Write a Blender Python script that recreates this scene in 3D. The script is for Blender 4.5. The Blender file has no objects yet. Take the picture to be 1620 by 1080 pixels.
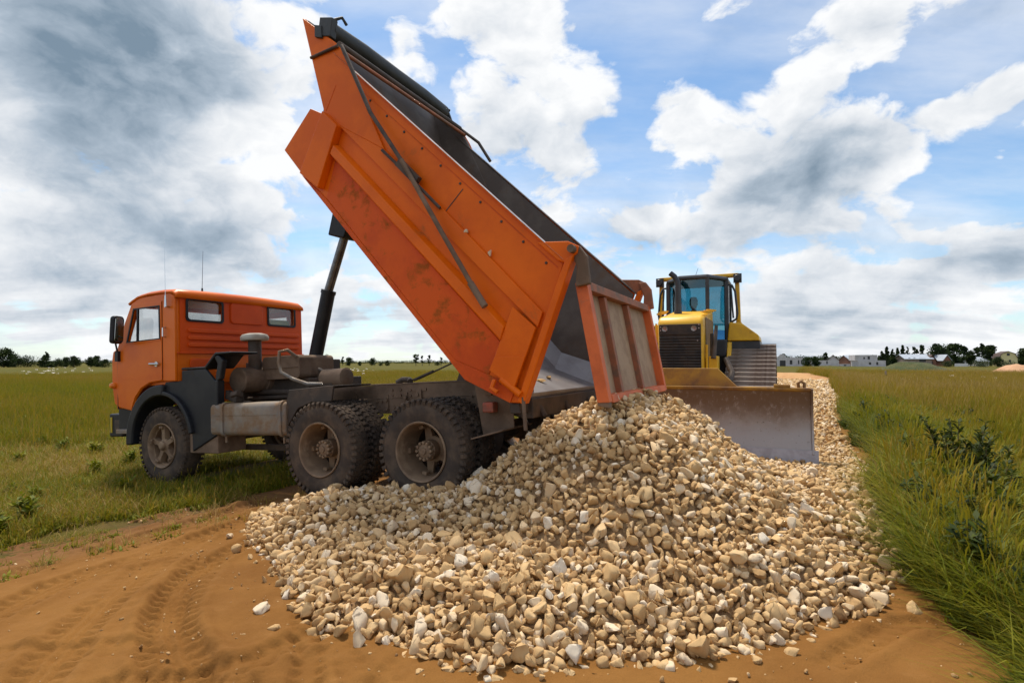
import bpy, bmesh, math, random
import numpy as np
from mathutils import Vector, Matrix, geometry
random.seed(7); rng = np.random.default_rng(7)
R = math.radians
S = bpy.context.scene
COL = S.collection

# ------------------------------------------------------------------ camera
cam = bpy.data.cameras.new('camera'); camo = bpy.data.objects.new('camera', cam); COL.objects.link(camo)
cam.sensor_width = 36; cam.lens = 36*880/1620; cam.clip_start = .05; cam.clip_end = 6000
camo.location = (0, 0, 1.5); camo.rotation_euler = (math.pi/2 + math.atan(32/880), 0, 0)
S.camera = camo
S.cycles.max_bounces = 6; S.cycles.diffuse_bounces = 3; S.cycles.glossy_bounces = 3; S.cycles.transparent_max_bounces = 10; S.cycles.caustics_reflective = False; S.cycles.caustics_refractive = False
S.view_settings.view_transform = 'Standard'; S.view_settings.look = 'None'
S.view_settings.exposure = 0.8; S.view_settings.gamma = 1; S.view_settings.use_curve_mapping = False
SUN_EL, SUN_AZ = 65, -24          # degrees; azimuth from +Y towards +X

# ------------------------------------------------------------------ node helpers
class NT:
    def __init__(s, tree): s.t = tree; s.n = tree.nodes; s.l = tree.links
    def node(s, kind, **kw):
        n = s.n.new(kind)
        for k, v in kw.items(): setattr(n, k, v)
        return n
    def put(s, sock, v):
        if isinstance(v, (bpy.types.NodeSocket,)): s.l.new(v, sock)
        elif v is not None:
            try: sock.default_value = v
            except Exception: sock.default_value = (*v, 1)
    def m(s, op, a, b=None, c=None, clamp=False):
        n = s.node('ShaderNodeMath', operation=op, use_clamp=clamp)
        s.put(n.inputs[0], a)
        if b is not None: s.put(n.inputs[1], b)
        if c is not None: s.put(n.inputs[2], c)
        return n.outputs[0]
    def vm(s, op, a, b=None, sc=None):
        n = s.node('ShaderNodeVectorMath', operation=op); s.put(n.inputs[0], a)
        if b is not None: s.put(n.inputs[1], b)
        if sc is not None: s.put(n.inputs['Scale'], sc)
        return n.outputs['Value'] if op in ('LENGTH', 'DOT_PRODUCT') else n.outputs[0]
    def ss(s, v, lo, hi, a=0., b=1., kind='SMOOTHSTEP'):
        n = s.node('ShaderNodeMapRange', interpolation_type=kind)
        s.put(n.inputs[0], v); s.put(n.inputs[1], lo); s.put(n.inputs[2], hi); s.put(n.inputs[3], a); s.put(n.inputs[4], b)
        return n.outputs[0]
    def noise(s, vec, scale, detail=4, rough=.5, dist=0., dims='3D'):
        n = s.node('ShaderNodeTexNoise', noise_dimensions=dims)
        if vec is not None: s.l.new(vec, n.inputs['Vector'])
        n.inputs['Scale'].default_value = scale; n.inputs['Detail'].default_value = detail
        n.inputs['Roughness'].default_value = rough; n.inputs['Distortion'].default_value = dist
        return n.outputs[0]
    def vor(s, vec, scale, feature='F1'):
        n = s.node('ShaderNodeTexVoronoi', feature=feature)
        if vec is not None: s.l.new(vec, n.inputs['Vector'])
        n.inputs['Scale'].default_value = scale
        return n.outputs[0]
    def mix(s, f, a, b, blend='MIX'):
        n = s.node('ShaderNodeMix', data_type='RGBA', blend_type=blend)
        s.put(n.inputs[0], f); s.put(n.inputs[6], a if not isinstance(a, tuple) else (*a, 1)[:4]); s.put(n.inputs[7], b if not isinstance(b, tuple) else (*b, 1)[:4])
        return n.outputs[2]

# ------------------------------------------------------------------ world: clear-sky blue plus a layer of broken cloud
W = bpy.data.worlds.new('World'); S.world = W; W.use_nodes = True
def build_world():
    N = NT(W.node_tree); N.n.clear()
    tc = N.node('ShaderNodeTexCoord').outputs['Generated']
    sep = N.node('ShaderNodeSeparateXYZ'); N.l.new(tc, sep.inputs[0]); x, y, z = sep.outputs
    sky = N.node('ShaderNodeTexSky', sky_type='NISHITA', sun_disc=False)
    sky.sun_elevation = R(SUN_EL); sky.sun_rotation = R(SUN_AZ); sky.altitude = 100
    sky.air_density = 1.0; sky.dust_density = .5; sky.ozone_density = 1.6
    bgs = N.node('ShaderNodeBackground'); bgs.inputs['Strength'].default_value = .082
    N.l.new(N.mix(1., sky.outputs[0], (.86, 1.05, 1.12), 'MULTIPLY'), bgs.inputs['Color'])
    zc = N.m('MAXIMUM', z, 0.)
    k = N.m('DIVIDE', 1., N.m('ADD', zc, .17))
    q = N.node('ShaderNodeCombineXYZ'); N.l.new(N.m('MULTIPLY', x, k), q.inputs[0]); N.l.new(N.m('MULTIPLY', y, k), q.inputs[1]); q.inputs[2].default_value = 1.7
    q = q.outputs[0]
    az = N.m('MULTIPLY', N.m('ARCTAN2', x, y), 57.2958); el = N.m('MULTIPLY', N.m('ARCSINE', z), 57.2958)
    warp = N.noise(q, 1.3, 3, .5)
    ae = N.node('ShaderNodeCombineXYZ'); N.l.new(N.m('ADD', az, N.m('MULTIPLY_ADD', warp, 9., -4.5)), ae.inputs[0])
    N.l.new(N.m('ADD', el, N.m('MULTIPLY_ADD', N.noise(q, 2.1, 3, .5), 6., -3.)), ae.inputs[1]); ae = ae.outputs[0]
    cov = None; dark = None
    for (a, e, ra, re, rot, w, d) in BLOBS:
        mp = N.node('ShaderNodeMapping', vector_type='TEXTURE'); N.l.new(ae, mp.inputs[0])
        mp.inputs[1].default_value = (a, e, 0); mp.inputs[2].default_value = (0, 0, R(rot)); mp.inputs[3].default_value = (ra, re, 1)
        g = N.ss(N.vm('LENGTH', mp.outputs[0]), 0., 1.14, 1., 0.)
        cov = N.m('MULTIPLY', g, w) if cov is None else N.m('MULTIPLY_ADD', g, w, cov)
        if d: dark = N.m('MULTIPLY', g, d) if dark is None else N.m('MULTIPLY_ADD', g, d, dark)
    # outside the blobs the same broken cloud goes on all round
    out = N.ss(N.m('ABSOLUTE', az), 44., 60.); outz = N.ss(el, 33., 45.); outm = N.m('MAXIMUM', out, outz)
    cov = N.m('MULTIPLY_ADD', outm, .28, cov)
    # billowing cumulus: isotropic noise with cauliflower edges, lit from above
    p = N.vm('MULTIPLY', tc, (1., 1., 1.55))
    wq = N.node('ShaderNodeTexNoise'); N.l.new(p, wq.inputs['Vector']); wq.inputs['Scale'].default_value = 6.; wq.inputs['Detail'].default_value = 4.
    p = N.vm('ADD', p, N.vm('SCALE', N.vm('SUBTRACT', wq.outputs['Color'], (.5, .5, .5)), sc=.10))
    base = N.noise(p, 5.2, 9, .60)
    v1 = N.vor(p, 13., 'F1'); v2 = N.vor(p, 31., 'F1')
    n1 = N.m('ADD', base, N.m('ADD', N.m('MULTIPLY_ADD', v1, -.20, .09), N.m('MULTIPLY_ADD', v2, -.10, .045)))
    v1s = N.vor(N.vm('ADD', p, (-.012, 0., .035)), 13., 'F1')
    n1s = N.m('ADD', N.noise(N.vm('ADD', p, (-.012, 0., .045)), 5.2, 6, .60), N.m('ADD', N.m('MULTIPLY_ADD', v1s, -.20, .09), N.m('MULTIPLY_ADD', v2, -.10, .045)))
    qv = N.vm('MULTIPLY', q, (.55, 1.3, 1.))
    n2 = N.noise(qv, 1.5, 8, .58)
    low = N.ss(el, 1., 12., .20, 0.)
    lowm = N.ss(el, 2., 11., 1., 0.)
    dens = N.m('ADD', N.m('MULTIPLY_ADD', N.m('SUBTRACT', n1, .5), 2.5, N.m('MULTIPLY_ADD', cov, .92, .06)), low)
    dens = N.m('MULTIPLY_ADD', N.m('SUBTRACT', n2, .5), N.m('MULTIPLY_ADD', lowm, 1.3, .35), dens)
    wisp = N.noise(p, 24., 6, .62)
    alpha = N.ss(N.m('MULTIPLY_ADD', N.m('SUBTRACT', wisp, .5), .35, dens), .08, .46)
    veil = N.m('MULTIPLY', N.ss(N.m('ADD', n2, N.m('MULTIPLY', low, .8)), .27, .78), .72)
    alpha = N.m('MAXIMUM', alpha, veil)
    lit = N.m('SUBTRACT', n1s, n1)
    n3 = N.noise(p, 7., 8, .58)
    dk = N.m('MULTIPLY', dark, N.m('MULTIPLY_ADD', n3, 1.0, .42))
    thick = N.m('ADD', N.m('MULTIPLY_ADD', dens, .24, dk), N.m('MULTIPLY', lit, 1.5))
    thick = N.m('MULTIPLY_ADD', N.m('SUBTRACT', n2, .5), N.m('MULTIPLY_ADD', lowm, .9, .35), thick)
    thick = N.m('MULTIPLY_ADD', N.m('SUBTRACT', n3, .5), .95, thick)
    g = N.ss(thick, -.02, 1.25, kind='LINEAR')
    ramp = N.node('ShaderNodeValToRGB'); N.l.new(g, ramp.inputs[0]); cr = ramp.color_ramp
    cr.elements[0].position = 0; cr.elements[0].color = (.90, .91, .92, 1)
    cr.elements[1].position = 1; cr.elements[1].color = (.19, .265, .345, 1)
    e_ = cr.elements.new(.33); e_.color = (.66, .70, .75, 1)
    e_ = cr.elements.new(.62); e_.color = (.40, .475, .56, 1)
    bgc = N.node('ShaderNodeBackground'); bgc.inputs['Strength'].default_value = .63; N.l.new(ramp.outputs[0], bgc.inputs['Color'])
    mx = N.node('ShaderNodeMixShader'); N.l.new(alpha, mx.inputs[0]); N.l.new(bgs.outputs[0], mx.inputs[1]); N.l.new(bgc.outputs[0], mx.inputs[2])
    o = N.node('ShaderNodeOutputWorld'); N.l.new(mx.outputs[0], o.inputs[0])

BLOBS = [(-36.9, 23.7, 17.2, 9.8, -8, 0.9, 0.52), (-28.6, 24.7, 9.4, 9.3, 0, 0.6, 0.25), (-38.4, 25.7, 12.3, 7.4, 0, 0.3, 0.4), (-34.3, 12.8, 18.3, 10.1, -12, 0.62, 0.20), (-39.7, 5.1, 12.1, 6.9, 0, 0.4, 0.15), (-28.6, 8.1, 15.7, 8.6, 0, 0.42, 0.2), (-31.5, 16.8, 11.8, 4.2, -25, 0.25, 0.36), (-38.1, 14.6, 8.1, 2.6, -20, 0.15, 0.4), (-29.1, 10.5, 9.9, 2.5, -5, 0.2, 0.45), (-23.4, 22.2, 6.2, 12.7, 0, 0.45, -0.35), (-20.6, 30.4, 5.4, 3.4, 0, 0.3, 0), (-12.2, 29.6, 4.8, 9.5, 28, 0.42, -0.1), (3.3, 30.2, 14.2, 7.7, -10, 0.5, -0.1), (3.9, 20.6, 9.7, 8.1, -25, 0.45, 0.12), (-2.0, 23.5, 7.3, 4.9, 0, 0.25, 0), (17.9, 23.0, 5.7, 5.6, -10, 0.62, -0.05), (28.4, 25.5, 3.8, 10.7, -52, 0.6, 0), (32.5, 27.9, 4.6, 3.4, -20, 0.35, 0), (29.1, 17.7, 9.3, 7.8, 20, 0.55, 0.2), (25.5, 13.9, 11.5, 6.6, 10, 0.75, 0.5), (35.6, 19.4, 10.5, 4.2, 25, 0.7, 0.05), (40.8, 19.1, 4.2, 2.8, 20, 0.4, 0), (41.6, 15.5, 1.3, 1.1, 0, 0.5, 0), (30.1, 19.3, 4.9, 3.5, 20, 0.2, 0.25), (10.9, 12.4, 6.5, 5.2, -10, 0.6, 0.35), (14.0, 14.6, 2.9, 2.5, 0, 0.45, 0), (34.7, 6.8, 15.5, 5.0, 8, 0.9, 0.26), (41.9, 8.4, 6.4, 3.6, 10, 0.5, 0.1), (26.6, 3.4, 19.5, 4.2, 0, 0.5, 0.2), (20.0, 10.7, 8.6, 3.4, 0, 0.3, 0), (-13.4, 3.6, 16.4, 5.4, 0, 0.55, 0.15), (-7.1, 7.8, 16.0, 4.8, 0, 0.2, 0), (38.1, 2.2, 10.1, 2.6, 0, 0.3, 0.1), (-15.3, 31.2, 3.4, 7.1, 0, -0.45, 0), (-8.4, 26.4, 4.8, 10.5, 25, -0.3, 0), (15.3, 29.3, 4.5, 8.6, 0, -0.45, 0), (12.2, 22.5, 3.5, 7.2, -10, -0.25, 0), (38.9, 24.4, 6.4, 3.8, 25, -0.55, 0), (41.2, 12.2, 6.0, 4.3, 0, -0.65, 0), (37.3, 9.3, 6.2, 1.9, 5, -0.35, 0), (22.8, 25.8, 3.8, 4.5, -20, -0.25, 0), (24.4, 21.6, 3.4, 3.3, 0, -0.3, 0), (12.2, 16.8, 5.4, 3.6, 0, -0.1, 0)]
build_world()
W.cycles.sampling_method = 'MANUAL'; W.cycles.sample_map_resolution = 1024
sun = bpy.data.lights.new('sun', 'SUN'); suno = bpy.data.objects.new('sun', sun); COL.objects.link(suno)
sun.energy = 2.5; sun.angle = R(9); sun.color = (1, .90, .75)
_d = Vector((math.sin(R(SUN_AZ))*math.cos(R(SUN_EL)), math.cos(R(SUN_AZ))*math.cos(R(SUN_EL)), math.sin(R(SUN_EL))))
suno.rotation_euler = _d.to_track_quat('Z', 'Y').to_euler(); suno.location = (0, 0, 30)

# ------------------------------------------------------------------ materials
def mat(name, c1, c2=None, sc=4., lo=.42, hi=.62, c3=None, sc3=1.2, lo3=.55, hi3=.75, rough=.55, rough3=None, metal=0., bump=0., bsc=40., spec=.5, bdist=.01, grain=0.):
    m = bpy.data.materials.new(name); m.use_nodes = True; N = NT(m.node_tree); b = N.n['Principled BSDF']
    co = N.node('ShaderNodeTexCoord').outputs['Object']
    col = (*c1, 1)
    if c2: col = N.mix(N.ss(N.noise(co, sc, 7, .62), lo, hi), c1, c2)
    r = rough
    if c3:
        f3 = N.ss(N.noise(co, sc3, 9, .68, .3), lo3, hi3)
        col = N.mix(f3, col, c3)
        if rough3 is not None: r = N.m('MULTIPLY_ADD', f3, rough3-rough, rough)
    if grain:
        col = N.mix(1., col, N.mix(N.noise(co, 90., 3, .6), (1-grain,)*3, (1+grain,)*3), 'MULTIPLY')
    N.put(b.inputs['Base Color'], col); N.put(b.inputs['Roughness'], r)
    b.inputs['Metallic'].default_value = metal; b.inputs['Specular IOR Level'].default_value = spec
    if bump:
        bn = N.node('ShaderNodeBump'); bn.inputs['Strength'].default_value = bump; bn.inputs['Distance'].default_value = bdist
        N.l.new(N.noise(co, bsc, 6, .6), bn.inputs['Height']); N.l.new(bn.outputs[0], b.inputs['Normal'])
    return m
def attr_mat(name, stops, attr='tint', rough=.85, transl=0., bump=0., bsc=30., inst=False, grain=0., spec=.3, pos=False):
    m = bpy.data.materials.new(name); m.use_nodes = True; N = NT(m.node_tree); b = N.n['Principled BSDF']
    a = N.node('ShaderNodeAttribute', attribute_name=attr); v = a.outputs['Fac']
    if inst:
        a2 = N.node('ShaderNodeAttribute', attribute_name='tone', attribute_type='INSTANCER')
        v = N.m('ADD', v, a2.outputs['Fac'])
    if grain:
        co = N.node('ShaderNodeTexCoord').outputs['Object']
        v = N.m('ADD', v, N.m('MULTIPLY_ADD', N.noise(co, bsc*.6, 5, .6), grain, -grain/2))
    ramp = N.node('ShaderNodeValToRGB'); N.l.new(v, ramp.inputs[0]); cr = ramp.color_ramp
    while len(cr.elements) < len(stops): cr.elements.new(.5)
    for e, (p, c) in zip(cr.elements, stops): e.position = p; e.color = (*c, 1)
    N.l.new(ramp.outputs[0], b.inputs['Base Color']); b.inputs['Roughness'].default_value = rough; b.inputs['Specular IOR Level'].default_value = spec
    if bump:
        co = N.node('ShaderNodeTexCoord').outputs['Object']
        bn = N.node('ShaderNodeBump'); bn.inputs['Strength'].default_value = bump; bn.inputs['Distance'].default_value = .01
        N.l.new(N.noise(co, bsc, 6, .65), bn.inputs['Height']); N.l.new(bn.outputs[0], b.inputs['Normal'])
    if transl:
        t = N.node('ShaderNodeBsdfTranslucent'); N.l.new(ramp.outputs[0], t.inputs['Color'])
        mx = N.node('ShaderNodeMixShader'); mx.inputs[0].default_value = transl
        N.l.new(b.outputs[0], mx.inputs[1]); N.l.new(t.outputs[0], mx.inputs[2])
        N.l.new(mx.outputs[0], N.n['Material Output'].inputs['Surface'])
    return m

# ------------------------------------------------------------------ object helpers
def put(name, me, parent=None, mats=None, bev=0., smooth=None, kind=None, label=None, cat=None, group=None, seg=2):
    o = bpy.data.objects.new(name, me); COL.objects.link(o)
    if parent: o.parent = parent
    if mats:
        for m in (mats if isinstance(mats, (list, tuple)) else [mats]): me.materials.append(m)
    if smooth is not None:
        me.shade_smooth(); me.set_sharp_from_angle(angle=R(smooth))
    if bev:
        b = o.modifiers.new('bevel', 'BEVEL'); b.width = bev; b.segments = seg; b.limit_method = 'ANGLE'; b.angle_limit = R(35); b.harden_normals = False
    if kind: o['kind'] = kind
    if label: o['label'] = label
    if cat: o['category'] = cat
    if group: o['group'] = group
    return o
def thing(name, label, cat, loc=(0, 0, 0), rotz=0., group=None):
    o = bpy.data.objects.new(name, None); COL.objects.link(o); o.location = loc; o.rotation_euler = (0, 0, rotz)
    o.empty_display_size = .2; o['label'] = label; o['category'] = cat
    if group: o['group'] = group
    return o
def npmesh(name, V, F, tint=None, n=None):
    """V (k,3), F (m,n) arrays of equal-sized faces."""
    V = np.asarray(V, np.float32); F = np.asarray(F, np.int32)
    me = bpy.data.meshes.new(name); me.vertices.add(len(V)); me.vertices.foreach_set('co', V.ravel())
    k = F.shape[1]; me.loops.add(F.size); me.loops.foreach_set('vertex_index', F.ravel())
    me.polygons.add(len(F)); me.polygons.foreach_set('loop_start', np.arange(0, F.size, k, dtype=np.int32))
    try: me.polygons.foreach_set('loop_total', np.full(len(F), k, np.int32))
    except Exception: pass
    me.update(calc_edges=True); me.validate()
    if tint is not None:
        a = me.attributes.new('tint', 'FLOAT', 'POINT'); a.data.foreach_set('value', np.asarray(tint, np.float32))
    return me

class MB:
    """collects shapes and turns them into one mesh"""
    def __init__(s): s.v = []; s.f = []
    def add(s, vs, fs):
        o = len(s.v); s.v += [tuple(v) for v in vs]; s.f += [tuple(i+o for i in f) for f in fs]; return s
    def box(s, a, b):
        x0, y0, z0 = a; x1, y1, z1 = b
        return s.add([(x0,y0,z0),(x1,y0,z0),(x1,y1,z0),(x0,y1,z0),(x0,y0,z1),(x1,y0,z1),(x1,y1,z1),(x0,y1,z1)],
                     [(0,3,2,1),(4,5,6,7),(0,1,5,4),(1,2,6,5),(2,3,7,6),(3,0,4,7)])
    def obox(s, c, ax, ay, az):
        c, ax, ay, az = map(Vector, (c, ax, ay, az))
        vs = [c+sx*ax+sy*ay+sz*az for sz in (-1, 1) for sy in (-1, 1) for sx in (-1, 1)]
        return s.add(vs, [(0,2,3,1),(4,5,7,6),(0,1,5,4),(1,3,7,5),(3,2,6,7),(2,0,4,6)])
    def prism(s, poly, fa, fb):
        """polygon (list of uv) between two maps uv->xyz"""
        n = len(poly); vs = [fa(*p) for p in poly] + [fb(*p) for p in poly]
        return s.add(vs, [tuple(range(n))[::-1], tuple(range(n, 2*n))] + [(i, (i+1) % n, n+(i+1) % n, n+i) for i in range(n)])
    def st(s, poly, t0, t1):            # polygon in (s,h), extruded sideways
        return s.prism(poly, lambda a, b: (a, t0, b), lambda a, b: (a, t1, b))
    def tube(s, pts, r, n=10, cap=True):
        pts = [Vector(p) for p in pts]; rs = r if isinstance(r, (list, tuple)) else [r]*len(pts)
        base = len(s.v); prev = None
        for i, p in enumerate(pts):
            d = (pts[min(i+1, len(pts)-1)]-pts[max(i-1, 0)]).normalized()
            if prev is None: u = d.orthogonal().normalized()
            else: u = (prev-d*prev.dot(d)).normalized()
            prev = u; w = d.cross(u)
            s.v += [tuple(p+rs[i]*(math.cos(2*math.pi*k/n)*u+math.sin(2*math.pi*k/n)*w)) for k in range(n)]
        for i in range(len(pts)-1):
            for k in range(n):
                a = base+i*n+k; b = base+i*n+(k+1) % n; s.f.append((a, b, b+n, a+n))
        if cap: s.f.append(tuple(base+k for k in range(n))[::-1]); s.f.append(tuple(base+(len(pts)-1)*n+k for k in range(n)))
        return s
    def lathe(s, prof, c, ax, n=32, closed=False):
        """prof: list of (r, t) along axis ax through c"""
        c = Vector(c); ax = Vector(ax).normalized(); u = ax.orthogonal().normalized(); w = ax.cross(u); base = len(s.v)
        for r, t in prof:
            s.v += [tuple(c+ax*t+r*(math.cos(2*math.pi*k/n)*u+math.sin(2*math.pi*k/n)*w)) for k in range(n)]
        m = len(prof)
        for i in range(m-1 if not closed else m):
            j = (i+1) % m
            for k in range(n): s.f.append((base+i*n+k, base+i*n+(k+1) % n, base+j*n+(k+1) % n, base+j*n+k))
        if not closed:
            if prof[0][0] > 1e-4: s.f.append(tuple(base+k for k in range(n))[::-1])
            if prof[-1][0] > 1e-4: s.f.append(tuple(base+(m-1)*n+k for k in range(n)))
        return s
    def plate(s, outer, holes, f, th):
        """flat sheet with holes; f(u,v,d)->xyz, thickness from d=0 to d=th"""
        pts = []; edges = []; loops = [outer]+list(holes)
        for lp in loops:
            b = len(pts); pts += [Vector(p) for p in lp]; edges += [(b+i, b+(i+1) % len(lp)) for i in range(len(lp))]
        vo, eo, fo, *_ = geometry.delaunay_2d_cdt(pts, edges, [], 0, 1e-5)
        def inside(p, poly):
            c = False; j = len(poly)-1
            for i in range(len(poly)):
                (xi, yi), (xj, yj) = poly[i], poly[j]
                if (yi > p[1]) != (yj > p[1]) and p[0] < (xj-xi)*(p[1]-yi)/(yj-yi)+xi: c = not c
                j = i
            return c
        keep = []
        for fc in fo:
            ctr = sum((vo[i] for i in fc), Vector((0, 0)))/len(fc)
            if inside(ctr, outer) and not any(inside(ctr, h) for h in holes): keep.append(tuple(fc))
        n = len(vo); vs = [f(v[0], v[1], 0) for v in vo]+[f(v[0], v[1], th) for v in vo]
        cnt = {}
        for fc in keep:
            for i in range(len(fc)):
                a, b = fc[i], fc[(i+1) % len(fc)]; cnt[(a, b)] = 1
        fs = [fc for fc in keep]+[tuple(i+n for i in fc[::-1]) for fc in keep]
        for (a, b) in cnt:
            if (b, a) not in cnt: fs.append((b, a, a+n, b+n))
        return s.add(vs, fs)
    def build(s, name, m, parent=None, **kw):
        me = bpy.data.meshes.new(name); me.from_pydata(s.v, [], s.f); me.update()
        bm = bmesh.new(); bm.from_mesh(me); bmesh.ops.recalc_face_normals(bm, faces=bm.faces); bm.to_mesh(me); bm.free()
        return put(name, me, parent, m, **kw)
def rrect(x0, y0, x1, y1, r, n=4):
    out = []
    for cx, cy, a0 in ((x1-r, y1-r, 0), (x0+r, y1-r, 90), (x0+r, y0+r, 180), (x1-r, y0+r, 270)):
        out += [(cx+r*math.cos(R(a0+90*k/n)), cy+r*math.sin(R(a0+90*k/n))) for k in range(n+1)]
    return out

# ------------------------------------------------------------------ value noise for shaping the ground
class VN:
    def __init__(s, seed): s.g = np.random.default_rng(seed).random((256, 256))
    def __call__(s, x, y):
        xi = np.floor(x).astype(int); yi = np.floor(y).astype(int); fx = x-xi; fy = y-yi
        fx = fx*fx*(3-2*fx); fy = fy*fy*(3-2*fy); g = s.g
        a = g[xi % 256, yi % 256]; b = g[(xi+1) % 256, yi % 256]; c = g[xi % 256, (yi+1) % 256]; d = g[(xi+1) % 256, (yi+1) % 256]
        return (a*(1-fx)+b*fx)*(1-fy)+(c*(1-fx)+d*fx)*fy-.5
    def fbm(s, x, y, o=4, g=.5):
        t = 0; a = 1.
        for i in range(o): t = t+a*s(x*2**i+17*i, y*2**i+31*i); a *= g
        return t
vn = VN(3); vn2 = VN(9)
def sstep(x, a, b):
    t = np.clip((x-a)/(b-a), 0, 1); return t*t*(3-2*t)
def lw(x, y): return .53*x+.848*y, .848*x-.53*y          # along / across the haul road
def wR(l): return .5-.00096*np.clip(l, 0, 80)**2
def wL(l): return -6.2-.00096*np.clip(l, 0, 80)**2
def ground_z(x, y):
    x = np.asarray(x, float); y = np.asarray(y, float); l, w = lw(x, y); w = w+.00096*np.clip(l, 0, 80)**2
    p = np.interp(w, [-60, -12, -7.8, -6.2, -5, -3.7, -1.5, .5, 1.9, 60], [-.22, -.19, -.115, -.03, .04, .1, .1, .06, -.30, -.34])
    near = sstep(l, 2.6, 6.)*(1-sstep(l, 7.5, 10.)*.7); road = sstep(w, -7.8, -5.5)*(1-sstep(w, -.5, 1.4))
    return p-.1*road*(1-near)+.02*vn.fbm(x*.9, y*.9, 3)+.06*vn2(x*.12, y*.12)*np.clip(np.hypot(x, y)/25, 0, 1)

# ------------------------------------------------------------------ setting: field, sand track
def field():
    g = np.sinh(np.linspace(-7.6, 7.6, 281)); xs = g*3.2; ys = 4+g*3.2
    X, Y = np.meshgrid(xs, ys); Z = ground_z(X, Y)
    l, w = lw(X, Y); Z = Z-.16*sstep(np.minimum(w-wL(l), wR(l)+.35-w), .25, .9)*(l < 70)*(l > -2)
    # bare soil patches under the grass near the truck come from the material
    n = len(xs); i = np.arange(n*n).reshape(n, n)
    F = np.stack([i[:-1, :-1].ravel(), i[:-1, 1:].ravel(), i[1:, 1:].ravel(), i[1:, :-1].ravel()], 1)
    me = npmesh('field', np.stack([X.ravel(), Y.ravel(), Z.ravel()], 1), F)
    m = bpy.data.materials.new('field_soil_and_turf'); m.use_nodes = True; N = NT(m.node_tree); b = N.n['Principled BSDF']
    co = N.node('ShaderNodeNewGeometry').outputs['Position']
    a = N.noise(co, .035, 6, .6); c = N.noise(co, .6, 8, .65); d = N.noise(co, 9., 6, .7)
    turf = N.mix(N.ss(a, .4, .6), (.085, .082, .009), (.115, .085, .013))
    turf = N.mix(N.ss(c, .35, .7), turf, (.07, .075, .009))
    turf = N.mix(N.ss(d, .45, .75), turf, (.12, .09, .018))
    soil = N.mix(N.noise(co, 3., 6, .6), (.10, .06, .03), (.17, .10, .05))
    dist = N.vm('LENGTH', co)
    col = N.mix(N.m('MULTIPLY', N.ss(dist, 40., 10.), N.ss(c, .35, .62)), turf, soil)
    N.l.new(col, b.inputs['Base Color']); b.inputs['Roughness'].default_value = .95; b.inputs['Specular IOR Level'].default_value = .1
    bn = N.node('ShaderNodeBump'); bn.inputs['Distance'].default_value = .06; bn.inputs['Strength'].default_value = .8
    N.l.new(d, bn.inputs['Height']); N.l.new(bn.outputs[0], b.inputs['Normal'])
    put('field', me, None, m, kind='structure')
field()

TRACKS = [([(-3.13, 3.46), (-3.11, 4.02), (-2.87, 4.57), (-2.44, 5.85)], .15), ([(-3.9, 3.7), (-3.71, 4.08), (-3.58, 4.49), (-3.26, 5.18), (-2.82, 6.12)], .15),
  ([(-2.1, 2.3), (-2.22, 2.66), (-2.42, 3.14), (-2.63, 3.85), (-2.75, 4.81), (-2.57, 5.85)], .14), ([(-2.22, 4.69), (-2.29, 4.08), (-2.14, 3.55), (-1.91, 3.14), (-1.64, 2.88), (-1.42, 2.70)], .12),
  ([(-1.62, 2.66), (-1.47, 2.72), (-1.29, 2.82), (-1.10, 3.06)], .10), ([(-1.16, 3.2), (-1.03, 2.88), (-.9, 2.5)], .09), ([(-1.02, 3.14), (-.85, 2.88), (-.6, 2.5)], .09),
  ([(-.72, 2.5), (-.59, 2.66), (-.5, 2.85)], .1), ([(-2.9, 2.8), (-2.6, 2.88), (-2.16, 2.94), (-1.8, 2.9)], .1), ([(2.6, 3.1), (2.35, 3.14), (2.14, 3.14), (1.8, 2.95)], .08),
  ([(-5.2, 3.2), (-4.6, 4.1), (-3.9, 5.2), (-3.1, 6.3)], .16), ([(-1.2, 2.2), (-1.5, 2.6), (-2.0, 3.3), (-2.3, 4.2)], .16)]
def spline(P, step=.03):
    P = [np.array(p, float) for p in P]; P = [2*P[0]-P[1]]+P+[2*P[-1]-P[-2]]; out = []
    for i in range(1, len(P)-2):
        a, b, c, d = P[i-1:i+3]; k = max(2, int(np.linalg.norm(c-b)/step))
        for j in range(k):
            t = j/k; out.append(.5*((2*b)+(-a+c)*t+(2*a-5*b+4*c-d)*t*t+(-a+3*b-3*c+d)*t**3))
    return np.array(out)
def track_relief(X, Y):
    Z = np.zeros_like(X)
    for k, (P, hw) in enumerate(TRACKS):
        C = spline(P); lo = C.min(0)-.4; hi = C.max(0)+.4
        sel = (X > lo[0]) & (X < hi[0]) & (Y > lo[1]) & (Y < hi[1]); xs = X[sel]; ys = Y[sel]
        if not len(xs): continue
        best = np.full(len(xs), 9.); sd = np.zeros(len(xs)); al = np.zeros(len(xs))
        T = np.gradient(C, axis=0); T /= np.linalg.norm(T, axis=1)[:, None]
        for i in range(len(C)):
            dx = xs-C[i, 0]; dy = ys-C[i, 1]; d2 = dx*dx+dy*dy; m = d2 < best
            best[m] = d2[m]; sd[m] = (dx*T[i, 1]-dy*T[i, 0])[m]; al[m] = i*.03+(dx*T[i, 0]+dy*T[i, 1])[m]
        e = sd+.02*vn(xs*6, ys*6)
        a = np.abs(e); inside = sstep(a, hw, hw-.03); lip = np.exp(-((a-hw-.03)/.035)**2)
        fade = sstep(best, .16, .05)*.9*(.4+.7*sstep(vn2.fbm(xs*1.3+k, ys*1.3, 3), -.35, .3))
        lug = sstep(np.sin(al*2*math.pi/.085+np.where(e > 0, 1.5, 0)), -.25, .35)*(a > hw*.40)*.012+(np.abs(a-hw*.18) < .016)*.010
        Z[sel] += fade*(-.030*inside+1.5*lug*inside+  .026*lip*(.6+.7*vn(xs*14, ys*14)))
    return Z
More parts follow.
